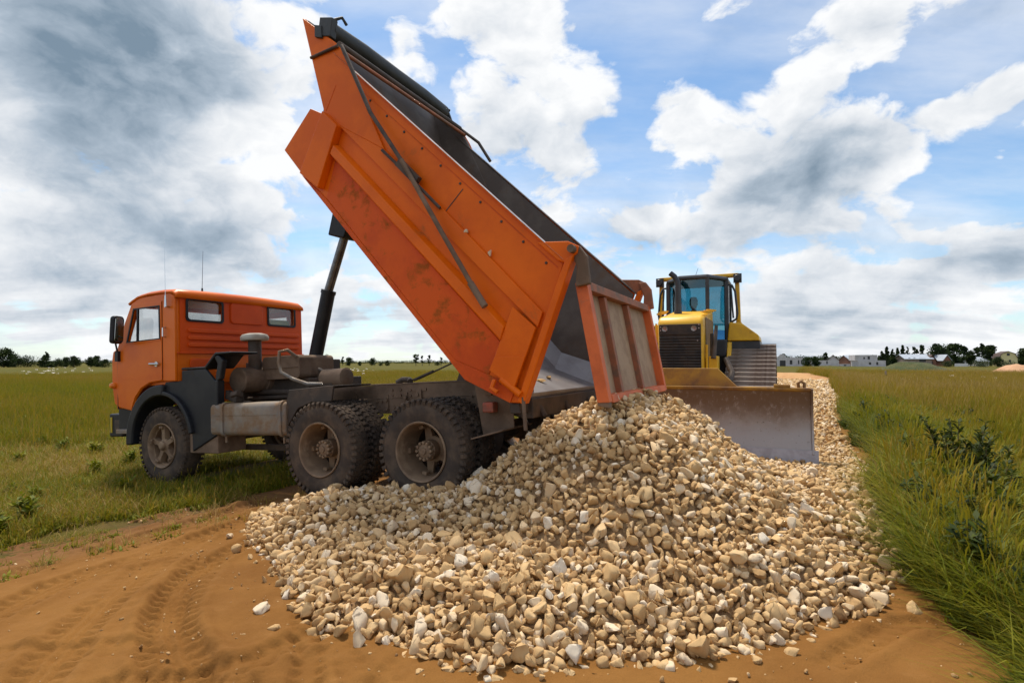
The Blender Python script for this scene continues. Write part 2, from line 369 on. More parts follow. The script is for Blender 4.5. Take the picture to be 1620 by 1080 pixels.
def sand_track():
    Vs = []; Fs = []; off = 0
    ls = np.concatenate([np.arange(-1., 5., .0155), np.arange(5., 7.2, .03), np.geomspace(7.3, 62, 120)]); ws = np.concatenate([np.linspace(-8.2, -7.1, 12), np.arange(-7., -1.2, .0165), np.arange(-1.2, 2.2, .03)])
    L, Wd = np.meshgrid(ls, ws); Wc = Wd-.00096*np.clip(L, 0, 80)**2
    X = .53*L+.848*Wc; Y = .848*L-.53*Wc; Z = ground_z(X, Y)
    ed = np.minimum(Wd+6.45, np.interp(L, [3.5, 5, 8], [.95, .62, .35])-Wd)+.55*vn2.fbm(X*1.1, Y*1.1, 4)
    Z = Z+.012-.11*(1-sstep(ed, -.35, .25))
    Z += .007*vn.fbm(X*1.6, Y*1.6, 4)+.009*vn2.fbm(X*9, Y*9, 4)+.004*vn.fbm(X*28, Y*28, 2)+.012*np.maximum(0, vn.fbm(X*3.3+5, Y*3.3, 3)-.1)
    Z += track_relief(X, Y)
    # drag marks and crumbs of the sand where the machine turned
    Z += .012*np.clip(vn2.fbm(X*22, Y*22, 2)-.28, 0, 1)*sstep(vn.fbm(X*.9, Y*.9, 2), 0, .4)
    n, k = X.shape; i = np.arange(n*k).reshape(n, k)
    F = np.stack([i[:-1, :-1].ravel(), i[:-1, 1:].ravel(), i[1:, 1:].ravel(), i[1:, :-1].ravel()], 1)
    me = npmesh('sand_track', np.stack([X.ravel(), Y.ravel(), Z.ravel()], 1), F); me.shade_smooth()
    m = bpy.data.materials.new('orange_sand'); m.use_nodes = True; N = NT(m.node_tree); b = N.n['Principled BSDF']
    co = N.node('ShaderNodeNewGeometry').outputs['Position']
    a = N.noise(co, .9, 7, .6); g = N.noise(co, 160., 3, .7); c = N.noise(co, 6., 7, .65)
    col = N.mix(N.ss(a, .35, .68), (.255, .120, .031), (.19, .084, .021))
    col = N.mix(N.m('MULTIPLY', N.ss(c, .5, .8), .5), col, (.29, .145, .047))
    # damp brown clay towards the grass edge
    sp = N.node('ShaderNodeSeparateXYZ'); N.l.new(co, sp.inputs[0])
    w_ = N.m('SUBTRACT', N.m('MULTIPLY', sp.outputs[0], .848), N.m('MULTIPLY', sp.outputs[1], .53))
    col = N.mix(N.m('MULTIPLY', N.ss(N.m('ADD', w_, N.m('MULTIPLY', a, 1.6)), -4.2, -5.4), .8), col, (.17, .085, .038))
    col = N.mix(1., col, N.mix(g, (.78,)*3, (1.2,)*3), 'MULTIPLY')
    N.l.new(col, b.inputs['Base Color']); b.inputs['Roughness'].default_value = .95; b.inputs['Specular IOR Level'].default_value = .12
    bn = N.node('ShaderNodeBump'); bn.inputs['Distance'].default_value = .006; bn.inputs['Strength'].default_value = .7
    N.l.new(N.m('ADD', g, N.m('MULTIPLY', N.noise(co, 35., 5, .65), 1.6)), bn.inputs['Height']); N.l.new(bn.outputs[0], b.inputs['Normal'])
    put('sand_track', me, None, m, kind='structure')
sand_track()

# ------------------------------------------------------------------ gravel: heap under the tailgate and the spread road layer
EDGE = [(-2.25, 4.81), (-2.42, 5.1), (-2.66, 5.9), (-1.9, 6.3), (-.6, 6.6), (.2, 8.3), (.5, 9.2), (7.6, 22.2), (21.5, 50.), (26.8, 47.3), (17.2, 30.), (11.9, 19.9), (9.8, 17.), (6.75, 11.4), (5.1, 8.1), (4.1, 6.05), (3.5, 4.9), (3.05, 4.15), (2.72, 3.62), (2.5, 3.78), (2.4, 3.6), (2.25, 3.42), (2.07, 3.22),
        (1.7, 3.14), (1.29, 2.94), (1.03, 2.86), (.78, 2.79), (.44, 2.80), (.15, 2.73), (-.09, 2.67), (-.28, 2.74), (-.56, 2.93), (-.88, 3.12), (-1.09, 3.13), (-1.32, 3.45), (-1.6, 3.85), (-1.9, 4.33)]
def edge_dist(x, y):
    """signed distance to the edge of the gravel, positive inside"""
    x = np.asarray(x, float); y = np.asarray(y, float); d = np.full(x.shape, 1e9); ins = np.zeros(x.shape, bool); n = len(EDGE)
    for i in range(n):
        (ax, ay), (bx, by) = EDGE[i], EDGE[(i+1) % n]; ex, ey = bx-ax, by-ay
        t = np.clip(((x-ax)*ex+(y-ay)*ey)/(ex*ex+ey*ey), 0, 1); d = np.minimum(d, np.hypot(x-ax-t*ex, y-ay-t*ey))
        c = ((ay > y) != (by > y)) & (x < ex*(y-ay)/(ey if abs(ey) > 1e-9 else 1e-9)+ax); ins ^= c
    return np.where(ins, d, -d)
PA, PB = np.array([.92, 4.95]), np.array([1.32, 5.75])
def gravel_h(x, y):
    ex, ey = PB-PA; t = np.clip(((x-PA[0])*ex+(y-PA[1])*ey)/(ex*ex+ey*ey), 0, 1)
    rho = np.hypot(x-PA[0]-t*ex, y-PA[1]-t*ey)+.22*vn.fbm(x*1.3, y*1.3, 3)
    h = np.interp(rho, [-1, 0, .3, .72, 1.0, 1.34, 1.8, 2.3, 3.2, 4.5], [1.12, 1.10, .98, .78, .54, .28, .21, .17, .14, .09])
    lobe = .13*np.exp(-(((x+1.5)/.8)**2+((y-4.9)/.55)**2))
    h = h+lobe*(h < .6)+.05*vn2.fbm(x*2.2, y*2.2, 3)
    e = edge_dist(x, y); l = lw(x, y)[0]; h = h*(1-.75*sstep(l, 6.9, 8.))
    return h*(.15+.85*sstep(e, -.05, .55))-.25*sstep(e, .05, -.25)
def in_wheels(x, y):
    # keep stones out of the tyre volumes
    q = np.zeros(x.shape, bool)
    for s0 in (0, 1.32):
        s = (x+.324)*-.8936+(y-6.4616)*.4455-s0; t = (x+.324)*-.4462+(y-6.4616)*-.8949
        q |= (np.abs(s) < .42) & (t < 1.17) & (t > -1.3)
    return q
def stone_variant(seed, level):
    r = np.random.default_rng(seed); bm = bmesh.new(); bmesh.ops.create_icosphere(bm, subdivisions=level, radius=1.0)
    V = np.array([v.co[:] for v in bm.verts]); F = np.array([[v.index for v in f.verts] for f in bm.faces]); bm.free()
    V *= np.array([1.0, r.uniform(.6, .95), r.uniform(.45, .78)])
    for _ in range(20 if level > 2 else 13):
        n = r.normal(size=3); n /= np.linalg.norm(n); d = (V@n).max()*r.uniform(.42, .66); V -= np.maximum(0, V@n-d)[:, None]*n
    V += r.normal(size=V.shape)*.005; V /= np.abs(V).max()*.95
    return V, F
GRAV = [(0, (.28, .155, .068)), (.25, (.45, .28, .125)), (.55, (.61, .41, .20)), (.8, (.71, .56, .38)), (1., (.76, .67, .54))]
m_stone = attr_mat('crushed_limestone', GRAV, rough=.88, bump=.35, bsc=55., grain=.42, spec=.25)
m_bed = mat('gravel_fines', (.40, .25, .12), (.26, .15, .07), sc=30., c3=(.5, .35, .19), sc3=11., bump=1., bsc=60., rough=.95, bdist=.02)
def rotmats(n, r):
    q = r.normal(size=(n, 4)); q /= np.linalg.norm(q, axis=1)[:, None]; w, x, y, z = q.T
    return np.stack([np.stack([1-2*(y*y+z*z), 2*(x*y-z*w), 2*(x*z+y*w)], 1), np.stack([2*(x*y+z*w), 1-2*(x*x+z*z), 2*(y*z-x*w)], 1), np.stack([2*(x*z-y*w), 2*(y*z+x*w), 1-2*(x*x+y*y)], 1)], 1)
def scatter(N, sampler, rad, fac):
    """dart throwing with a hash grid"""
    grid = {}; out = []; cell = .13
    xy = sampler(N); rr = rad(xy)
    for i in range(len(xy)):
        x, y = xy[i]; r = rr[i]; c = max(cell, r); gx, gy = int(x//cell), int(y//cell); ok = True; k = 1 if r < .075 else 2
        for a in range(gx-k, gx+k+1):
            for b in range(gy-k, gy+k+1):
                for (px, py, pr) in grid.get((a, b), ()):
                    if (px-x)**2+(py-y)**2 < (fac*(pr+r))**2: ok = False; break
                if not ok: break
            if not ok: break
        if ok: grid.setdefault((gx, gy), []).append((x, y, r)); out.append((x, y, r))
    return np.array(out)
def stones_mesh(name, P, rad, tint, level, seed, nvar=24):
    r = np.random.default_rng(seed); var = [stone_variant(seed*100+i, level) for i in range(nvar)]
    VV = np.stack([v for v, f in var]); F0 = var[0][1]; n = len(P); k = VV.shape[1]
    Vs = np.einsum('nij,nkj->nki', rotmats(n, r), VV[r.integers(0, nvar, n)]*rad[:, None, None])+P[:, None, :]
    F = F0[None]+np.arange(n)[:, None, None]*k
    return npmesh(name, Vs.reshape(-1, 3), F.reshape(-1, 3), np.repeat(tint, k))
def sheet(name, xs, ys, zf, emin, m, parent=None, **kw):
    X, Y = np.meshgrid(xs, ys); Z = zf(X, Y); E = edge_dist(X, Y); n, k = X.shape; i = np.arange(n*k).reshape(n, k)
    F = np.stack([i[:-1, :-1].ravel(), i[:-1, 1:].ravel(), i[1:, 1:].ravel(), i[1:, :-1].ravel()], 1)
    keep = (E.ravel()[F] > emin).any(1); F = F[keep]; u, inv = np.unique(F, return_inverse=True)
    me = npmesh(name, np.stack([X.ravel(), Y.ravel(), Z.ravel()], 1)[u], inv.reshape(F.shape)); me.shade_smooth()
    return put(name, me, parent, m, **kw)
def is_heap(x, y): return (lw(x, y)[0] < 6.9) & ~((lw(x, y)[0] > 5.6) & (x > 2.9))
def gravel():
    r = np.random.default_rng(21)
    pile = thing('gravel_pile', 'big heap of beige crushed stone tipped under the open tailgate', 'gravel pile', (1.1, 5.3, 0))
    pile_inv = Matrix.Translation((-1.1, -5.3, 0))
    base = lambda x, y: ground_z(x, y)+gravel_h(x, y)
    bed = sheet('gravel_bed', np.arange(-3, 4.6, .06), np.arange(2.4, 8.4, .06), lambda x, y: base(x, y)-.045, -.1, m_bed, pile)
    bed.matrix_parent_inverse = pile_inv
    # the road layer beyond the heap
    xs = np.concatenate([np.arange(0, 12, .15), np.arange(12, 28, .5)]); ys = np.concatenate([np.arange(6, 20, .15), np.arange(20, 51, .5)])
    road = sheet('gravel_road', xs, ys, lambda x, y: base(x, y)-.05, -.2, m_bed, kind='structure')
    def samp_a(n):
        xy = np.stack([r.uniform(-2.9, 6.4, n), r.uniform(2.5, 9.9, n)], 1); e = edge_dist(xy[:, 0], xy[:, 1])
        return xy[(e > -.02-.25*r.random(len(e))**6) & ~in_wheels(xy[:, 0], xy[:, 1])]
    rad_a = lambda xy: np.clip(.0365*np.exp(r.normal(size=len(xy))*.30), .022, .08)
    A = scatter(120000, samp_a, rad_a, .60)
    fill = scatter(90000, samp_a, lambda xy: r.uniform(.024, .044, len(xy)), .58)
    def samp_b(n):
        l = 9.+41*r.random(n)**1.6; w = r.uniform(-5.6, .6, n)-.00096*l*l; xy = np.stack([.53*l+.848*w, .848*l-.53*w], 1)
        e = edge_dist(xy[:, 0], xy[:, 1]); return xy[(e > -.06-.3*r.random(len(e))**3) & ((xy[:, 1] > 9.9) | (xy[:, 0] > 6.4))]
    rad_b = lambda xy: np.clip((.043+.0016*np.clip(xy[:, 1]-10, 0, 40))*np.exp(r.normal(size=len(xy))*.3), .025, .14)
    Bq = scatter(34000, samp_b, rad_b, .66)
    def lift(Q, jit):
        z = base(Q[:, 0], Q[:, 1]); return np.stack([Q[:, 0], Q[:, 1], z+Q[:, 2]*.12+jit*r.normal(size=len(Q))], 1)
    zf = lift(fill, .006); zf[:, 2] -= .030
    PA_, PB_ = lift(A, .012), lift(Bq, .01)
    def tints(n):
        t = np.clip(r.normal(.47, .19, n), .08, .85); w = r.random(n) < .085; t[w] = r.uniform(.78, .98, w.sum()); return t
    tA, tB = tints(len(A)), tints(len(Bq))
    d = np.hypot(A[:, 0], A[:, 1]); heap = is_heap(A[:, 0], A[:, 1])
    score = A[:, 2]/np.linalg.norm(PA_-np.array([0, 0, 1.5]), axis=1)
    order = np.argsort(-np.where(heap, score, 0)); part = order[:300]; rest = np.ones(len(A), bool); rest[part] = False
    meshes = []
    for i in range(40):
        v, f = stone_variant(5000+i, 3); me = npmesh('stone', v, f, np.full(len(v), tints(1)[0])); me.materials.append(m_stone); meshes.append(me)
    def stone_obj(p, rad, parent, inv=None, k=None):
        o = bpy.data.objects.new('stone', meshes[r.integers(0, 40) if k is None else k]); COL.objects.link(o)
        if parent: o.parent = parent
        if inv: o.matrix_parent_inverse = inv
        o.location = p; o.scale = (rad,)*3; o.rotation_euler = r.uniform(0, 6.28, 3); return o
    for i in part: stone_obj(PA_[i], A[i, 2]*1.08, pile, pile_inv)
    rn = rest & heap & (d < 4.6); rf = rest & heap & (d >= 4.6)
    m1 = stones_mesh('crushed_stones', PA_[rn], A[rn, 2]*1.08, tA[rn], 3, 3); o = put('crushed_stones', m1, pile, m_stone, kind='stuff'); o.matrix_parent_inverse = pile_inv
    m2 = stones_mesh('crushed_stones', PA_[rf], A[rf, 2]*1.08, tA[rf], 2, 4); o = put('crushed_stones', m2, pile, m_stone, kind='stuff'); o.matrix_parent_inverse = pile_inv
    fh = is_heap(fill[:, 0], fill[:, 1])
    o = put('crushed_stones', stones_mesh('crushed_stones', zf[fh], fill[fh, 2]*1.1, tints(fh.sum())*.9, 2, 8), pile, m_stone, kind='stuff'); o.matrix_parent_inverse = pile_inv
    put('crushed_stones', stones_mesh('crushed_stones', zf[~fh], fill[~fh, 2]*1.1, tints((~fh).sum())*.9, 1, 9), road, m_stone, kind='stuff')
    ra = rest & ~heap
    order = [i for i in np.argsort(-np.where(ra, score, 0))[:300]]
    for i in order: stone_obj(PA_[i], A[i, 2]*1.08, road); ra[i] = False
    P = np.concatenate([PA_[ra], PB_]); q = np.concatenate([A[ra, 2], Bq[:, 2]]); t = np.concatenate([tA[ra], tB])
    nr = P[:, 1] < 13
    put('crushed_stones', stones_mesh('crushed_stones', P[nr], q[nr]*1.08, t[nr], 2, 5), road, m_stone, kind='stuff')
    put('crushed_stones', stones_mesh('crushed_stones', P[~nr], q[~nr]*1.08, t[~nr], 1, 6), road, m_stone, kind='stuff')
    print('stones', len(fill), len(A), len(Bq), rn.sum(), rf.sum())
    # single stones that rolled away from the heap
    LOOSE = [(-2.46, 4.9, .045, 'pale loose stone on the sand near the front of the truck, farthest left of all', 0), (-2.17, 4.46, .05, 'whitish wedge shaped loose stone on the sand left of the heap', 1),
      (-2.0, 4.30, .03, 'tiny loose stone on the sand beside the left tip of the heap', 2), (-1.9, 4.18, .032, 'small brown loose stone below the left tip of the heap', 3),
      (-1.68, 3.83, .045, 'grey beige triangular loose stone touching the left edge of the heap', 4), (-1.42, 3.56, .036, 'small light loose stone between the heap edge and two larger loose stones', 5),
      (-1.48, 3.37, .044, 'rounded pale loose stone alone on the curved tyre track', 6), (-1.33, 3.40, .04, 'dark brown loose stone right of the rounded pale one', 7),
      (-1.3, 3.13, .036, 'flat cream loose stone lying alone on smooth sand near the lower left', 8), (-.95, 3.05, .05, 'large oval cream loose stone in front of the lower left edge of the heap', 9),
      (-.82, 2.98, .05, 'dark brown blocky loose stone in front of the heap', 10), (-.77, 3.05, .04, 'beige loose stone leaning against the dark brown blocky one', 11),
      (-.45, 2.71, .024, 'smallest pale pebble on the sand at the bottom edge below the heap', 12), (1.22, 2.83, .036, 'light loose stone on the sand at the lower right front of the heap', 13),
      (1.43, 2.92, .045, 'white knobbly loose stone on the sand right of the heap front', 14), (1.03, 2.68, .03, 'half buried loose stone at the bottom edge right of the middle', 15),
      (2.32, 3.26, .04, 'brown loose stone on the sandy slope beside the grass at right', 16), (2.30, 3.62, .036, 'long pale loose stone in the sandy gap of the right heap edge', 17), (2.62, 3.2, .045, 'loose stone wedged in the grass edge at lower right', 18)]
    for x, y, rad, lab, k in LOOSE:
        z = float(ground_z(x, y)); o = stone_obj((x, y, z+rad*.62), rad*1.1, None, None, (k*2+1) % 40)
        o.name = 'loose_stone'; o['label'] = lab; o['category'] = 'stone'; o['group'] = 'loose stones around the gravel pile'
    # grit and crumbs pressed into the sand
    n = 2600; P = np.stack([r.uniform(-4.4, 3., n), r.uniform(2.5, 6.5, n)], 1); l, w = lw(P[:, 0], P[:, 1]); k = (w > -6.2) & (w < .6) & (edge_dist(P[:, 0], P[:, 1]) < 0); P = P[k]
    e = edge_dist(P[:, 0], P[:, 1]); k = r.random(len(P)) < np.exp(e*1.1)+.12; P = P[k]; q = np.clip(.006*np.exp(r.normal(size=len(P))*.55), .003, .02)
    put('sand_grit', stones_mesh('sand_grit', np.column_stack([P, ground_z(P[:, 0], P[:, 1])+.012+q*.3]), q, np.clip(r.normal(.3, .2, len(P)), 0, .9), 2, 12), None, m_stone, kind='stuff')
gravel()

# ------------------------------------------------------------------ tipper truck
ORANGE = (.80, .145, .001)
m_orange = mat('orange_paint', ORANGE, (.71, .118, .001), sc=1.6, c3=(.34, .11, .03), sc3=3.2, lo3=.60, hi3=.80, rough=.45, rough3=.8, bump=.06, bsc=160, grain=.06, spec=.22)
m_cab = mat('cab_orange_paint', (.74, .15, .003), (.66, .115, .003), sc=1.2, c3=(.45, .13, .02), sc3=3., lo3=.66, hi3=.85, rough=.36, rough3=.6, bump=.03, bsc=120, spec=.3)
m_cabred = mat('red_orange_paint', (.68, .085, .006), (.60, .07, .005), sc=1.2, c3=(.40, .09, .03), sc3=3., lo3=.62, hi3=.85, rough=.42, rough3=.65, spec=.25, bump=.03, bsc=120)  # redder tone used on the cab's rear wall
m_worn = mat('rusty_worn_orange', (.70, .10, .005), (.58, .07, .006), sc=1.8, c3=(.30, .085, .012), sc3=5.5, lo3=.52, hi3=.72, spec=.25, rough=.55, rough3=.9, bump=.12, bsc=120, grain=.1)
m_black = mat('black_plastic', (.010, .011, .015), (.020, .020, .022), sc=2.5, c3=(.06, .044, .032), sc3=2.2, lo3=.58, hi3=.8, rough=.5, rough3=.9, bump=.05, spec=.35)
m_rubber = mat('dusty_tyre_rubber', (.062, .048, .040), (.105, .075, .055), sc=5, c3=(.17, .12, .082), sc3=3., lo3=.5, hi3=.8, rough=.9, spec=.15, bump=.25, bsc=50)
m_rim = mat('dusty_rim_steel', (.25, .165, .10), (.17, .105, .062), sc=4, c3=(.32, .22, .14), sc3=5, rough=.75, bump=.1)
m_frame = mat('dust_caked_frame', (.20, .13, .085), (.13, .082, .052), sc=3, c3=(.27, .185, .125), sc3=2., rough=.85, bump=.15, bsc=70)
m_dark = mat('oily_dark_metal', (.05, .036, .028), (.09, .06, .042), sc=4, c3=(.16, .105, .07), sc3=2.5, rough=.7, bump=.1)
m_tank = mat('scuffed_tank_metal', (.20, .185, .175), (.27, .22, .17), sc=2.2, c3=(.24, .15, .085), sc3=1.9, lo3=.42, hi3=.60, rough=.5, rough3=.85, metal=.25, bump=.08)
m_steel = mat('worn_body_steel', (.125, .10, .086), (.17, .14, .12), sc=2, c3=(.17, .11, .075), sc3=2.2, lo3=.5, hi3=.72, rough=.6, rough3=.9, metal=.1, spec=.3, bump=.1, grain=.12)
m_floor = mat('polished_body_floor', (.33, .31, .32), (.26, .235, .24), sc=2, c3=(.22, .16, .12), sc3=2.6, lo3=.56, hi3=.72, rough=.42, rough3=.85, metal=.35, bump=.06, grain=.1)
m_rod = mat('hoist_rod', (.20, .20, .21), (.13, .12, .12), sc=8, rough=.35, metal=.7)
m_tarp = mat('rolled_dark_tarpaulin', (.020, .023, .024), (.035, .036, .036), sc=3, rough=.55, bump=.3, bsc=18, bdist=.015)
m_gate = mat('dusty_gate_sheet', (.38, .25, .15), (.30, .185, .105), sc=5, c3=(.52, .14, .06), sc3=1.7, lo3=.60, hi3=.72, rough=.75, bump=.08, grain=.12)
m_gatebar = mat('scraped_orange_bar', (.68, .14, .03), (.54, .105, .022), sc=3.2, c3=(.22, .11, .06), sc3=4., lo3=.55, hi3=.72, rough=.6, bump=.08, grain=.1)
m_gatebrown = mat('muddy_orange_bar', (.36, .12, .055), (.26, .10, .05), sc=4, c3=(.17, .10, .065), sc3=3., lo3=.45, hi3=.65, rough=.75, bump=.1)
m_chrome = mat('chrome', (.6, .6, .6), rough=.2, metal=1.)
m_white = mat('chipped_white_paint', (.44, .41, .35), (.34, .30, .24), sc=9, c3=(.12, .07, .04), sc3=14., lo3=.60, hi3=.68, rough=.6)
m_bare_highlight = mat('bare_metal_and_highlight', (.50, .46, .42), (.36, .30, .26), sc=6, rough=.4, metal=.4)  # bare rivet metal, also the sky highlight painted along the top rail
m_seat = mat('seat_fabric', (.05, .05, .055), rough=.9)
m_amber = mat('amber_lens', (.75, .20, .02), rough=.25)
m_redlens = mat('dusty_red_lens', (.42, .09, .045), (.25, .08, .05), sc=8, rough=.5)
m_yel = mat('yellow_marker', (.65, .48, .03), rough=.5)
m_hivis = mat('lime_cloth', (.42, .50, .06), (.30, .36, .05), sc=8, rough=.9)
def glass(name, tint, gl=.10, rough=.03):
    m = bpy.data.materials.new(name); m.use_nodes = True; N = NT(m.node_tree); N.n.remove(N.n['Principled BSDF'])
    t = N.node('ShaderNodeBsdfTransparent'); t.inputs['Color'].default_value = (*tint, 1)
    g = N.node('ShaderNodeBsdfGlossy'); g.inputs['Roughness'].default_value = rough
    fr = N.node('ShaderNodeLayerWeight'); fr.inputs['Blend'].default_value = .5; f4 = N.m('POWER', fr.outputs['Facing'], 4.)
    mx = N.node('ShaderNodeMixShader'); N.l.new(N.m('MULTIPLY_ADD', f4, .45, .03+gl*.25), mx.inputs[0]); N.l.new(t.outputs[0], mx.inputs[1]); N.l.new(g.outputs[0], mx.inputs[2])
    N.l.new(mx.outputs[0], N.n['Material Output'].inputs['Surface']); return m
m_glass = glass('cab_glass', (.92, .93, .93)); m_rglass = glass('dusty_rear_glass', (.80, .80, .78), .3, .2)

PHI, PIT = R(26.5), R(3.1)
tF = Vector((-math.cos(PHI)*math.cos(PIT), math.sin(PHI)*math.cos(PIT), -math.sin(PIT))); tL = Vector((-math.sin(PHI), -math.cos(PHI), 0)); tU = tF.cross(tL)
TO = Vector((-.3239, 6.4616, .1208))
truck = thing('dump_truck', 'orange tipper truck with its body raised, unloading stone onto the track', 'dump truck')
truck.matrix_world = Matrix(((tF.x, tL.x, tU.x, TO.x), (tF.y, tL.y, tU.y, TO.y), (tF.z, tL.z, tU.z, TO.z), (0, 0, 0, 1)))

# --- wheels: axis along local y, outer face towards +y, centre at origin
def tyre_mb(w, off, lug=1.):
    b = MB(); h = w/2
    prof = [(.285, -h+.03), (.30, -h+.005), (.36, -h-.008), (.43, -h-.004), (.475, -h+.018), (.498, -h+.05), (.500, 0), (.498, h-.05), (.475, h-.018), (.43, h+.004), (.36, h+.008), (.30, h-.005), (.285, h-.03)]
    b.lathe([(r, t+off) for r, t in prof], (0, 0, 0), (0, 1, 0), 64, closed=True)
    n = 46
    for k in range(n):
        for sgn, ph in ((1, 0), (-1, .5)):
            a = 2*math.pi*(k+ph)/n; rad = Vector((math.sin(a), 0, math.cos(a))); tan = Vector((math.cos(a), 0, -math.sin(a))); ya = Vector((0, 1, 0))
            b.obox(rad*(.496-.004*(1-lug))+ya*(off+sgn*h*.74), tan*.019, ya*h*.22+tan*.006*sgn, rad*lug*.007)
            b.obox(rad*(.482-.006*(1-lug))+ya*(off+sgn*(h*.955)), tan*.017, ya*.010-rad*.012, rad*lug*.020+ya*.005*sgn)
            if k % 1 == 0: b.obox(rad*.500+ya*(off+sgn*h*.24), tan*.021+ya*.012*sgn, ya*h*.16, rad*lug*.007)
    return b
def rear_wheel(parent, loc, rz):
    w = tyre_mb(.262, -.131)
    w2 = tyre_mb(.262, -.131-.315); w.add(w2.v, w2.f)
    o = w.build('wheel', m_rubber, parent, smooth=35); o.location = loc; o.rotation_euler = (0, 0, rz)
    b = MB(); b.lathe([(.287, -.03), (.296, .004), (.288, .012), (.276, .006), (.268, -.02), (.262, -.12), (.250, -.25), (.246, -.30), (.262, -.30), (.275, -.2), (.283, -.06)], (0, 0, 0), (0, 1, 0), 48, closed=True)
    b.build('rim', m_rim, o, smooth=40)
    b = MB()
    for k in range(5):
        a = 2*math.pi*k/5+.35; rad = Vector((math.sin(a), 0, math.cos(a))); tan = Vector((math.cos(a), 0, -math.sin(a)))
        b.prism([(.07, -.05), (.25, -.032), (.25, .032), (.07, .05)], lambda u, v: tuple(rad*u+tan*v+Vector((0, -.27, 0))), lambda u, v: tuple(rad*u+tan*v+Vector((0, -.20+(.07-u)*.25, 0))))
        b.obox(rad*.238+Vector((0, -.17, 0)), tan*.026, Vector((0, .03, 0)), rad*.016)
    b.lathe([(.0, -.05), (.05, -.052), (.07, -.062), (.078, -.09), (.10, -.105), (.10, -.2), (.13, -.22), (.13, -.30)], (0, 0, 0), (0, 1, 0), 24)
    b.build('spider', m_rim, o, smooth=35)
    b = MB()
    for k in range(12):
        a = 2*math.pi*k/12; b.lathe([(0, -.045), (.014, -.047), (.017, -.055), (.017, -.10)], (.082*math.sin(a), 0, .082*math.cos(a)), (0, 1, 0), 8)
    b.lathe([(0, -.035), (.03, -.037), (.038, -.06)], (0, 0, 0), (0, 1, 0), 16)
    b.build('hub', m_rim, o, smooth=40)
def front_wheel(parent, loc, rz):
    o = tyre_mb(.255, -.128, .45).build('wheel', m_rubber, parent, smooth=35); o.location = loc; o.rotation_euler = (0, 0, rz)
    b = MB(); b.lathe([(.287, -.03), (.294, .004), (.285, .012), (.272, .004), (.262, -.025), (.255, -.05), (.24, -.05), (.24, -.2), (.283, -.2)], (0, 0, 0), (0, 1, 0), 48, closed=True)
    b.build('rim', m_rim, o, smooth=40)
    b = MB()
    for k in range(5):
        a = 2*math.pi*k/5+.1; rad = Vector((math.sin(a), 0, math.cos(a))); tan = Vector((math.cos(a), 0, -math.sin(a)))
        b.prism([(.05, -.045), (.16, -.034), (.25, -.05), (.25, .05), (.16, .034), (.05, .045)], lambda u, v: tuple(rad*u+tan*v+Vector((0, -.10, 0))), lambda u, v: tuple(rad*u+tan*v*.8+Vector((0, -.03, 0))))
        b.obox(rad*.235+Vector((0, -.02, 0)), tan*.03, Vector((0, .022, 0)), rad*.018)
        b.lathe([(0, .016), (.012, .014), (.014, 0)], tuple(rad*.235), (0, 1, 0), 8)
    b.lathe([(0, .02), (.04, .018), (.055, .005), (.06, -.02), (.09, -.035), (.09, -.12)], (0, 0, 0), (0, 1, 0), 24)
    b.lathe([(0, -.12), (.25, -.12), (.25, -.14), (0, -.14)], (0, 0, 0), (0, 1, 0), 32)
    b.build('spider', m_rim, o, smooth=35, bev=.004)
for s0 in (0, 1.32):
    rear_wheel(truck, (s0, 1.2, .51), 0); rear_wheel(truck, (s0, -1.26, .51), math.pi)
front_wheel(truck, (4.16, 1.14, .51), 0); front_wheel(truck, (4.16, -1.05, .51), math.pi)
for s0 in (0, 1.32):
    b = MB(); b.tube([(s0, -.85, .51), (s0, .85, .51)], .075, 14); b.lathe([(0, -.22), (.16, -.2), (.2, 0), (.16, .2), (0, .22)], (s0, 0, .51), (1, 0, 0), 18); b.build('axle', m_dark, truck, smooth=40)
b = MB(); b.tube([(4.16, -.95, .5), (4.16, .95, .5)], .05, 10); b.build('axle', m_dark, truck)

# --- frame rails with flanges, subframe, brackets and bolts
for t in (.43, -.50):
    d = .07 if t > 0 else -.07
    b = MB(); b.box((-.90, min(t, t-.012), .84), (5.0, max(t, t-.012), 1.0))
    b.box((-.98, t-d if d > 0 else t, .828), (5.0, t if d > 0 else t-d, .84))
    b.box((-.50, min(t-.002, t+.006), 1.003), (2.0, max(t-.002, t+.006), 1.16)); b.box((-.46, min(t+.01, t-d), 1.162), (2.0, max(t+.01, t-d), 1.174)); b.box((2.0, min(t, t-d), 1.003), (5., max(t, t-d), 1.014))
    b.build('frame_rail', m_frame, truck, bev=.004)
for s in (-.8, .6, 1.9, 3.0, 4.7):
    b = MB(); b.box((s-.06, -.49, .86), (s+.06, .415, .98)); b.build('cross_member', m_frame, truck, bev=.006)
b = MB()
for s, h in ((1.48, .96), (.55, .98), (.72, .95), (-.28, 1.0), (1.0, .93)):
    b.box((s-.02, .434, h-.10), (s+.02, .452, h+.12)); b.tube([(s, .45, h+.06), (s, .475, h+.06)], .022, 8); b.tube([(s, .45, h-.05), (s, .475, h-.05)], .022, 8)
b.box((.50, .434, .84), (.56, .46, 1.10)); b.box((.44, .434, 1.08), (.62, .45, 1.11))
for s, h in ((.80, 1.10), (.92, 1.10), (.80, 1.04), (.92, 1.04), (.66, 1.09), (.66, 1.03), (1.15, .97), (1.08, .97), (-.15, 1.0), (-.22, 1.0), (.8, .9), (.9, .9)):
    b.tube([(s, .436, h), (s, .452, h)], .014, 6)
b.build('frame_bracket', m_frame, truck)
b = MB(); b.st([(-.35, .74), (1.65, .74), (1.2, .60), (.1, .60)], .47, .56); b.box((.58, .44, .5), (.74, .62, .86)); b.build('leaf_spring', m_dark, truck, bev=.01)
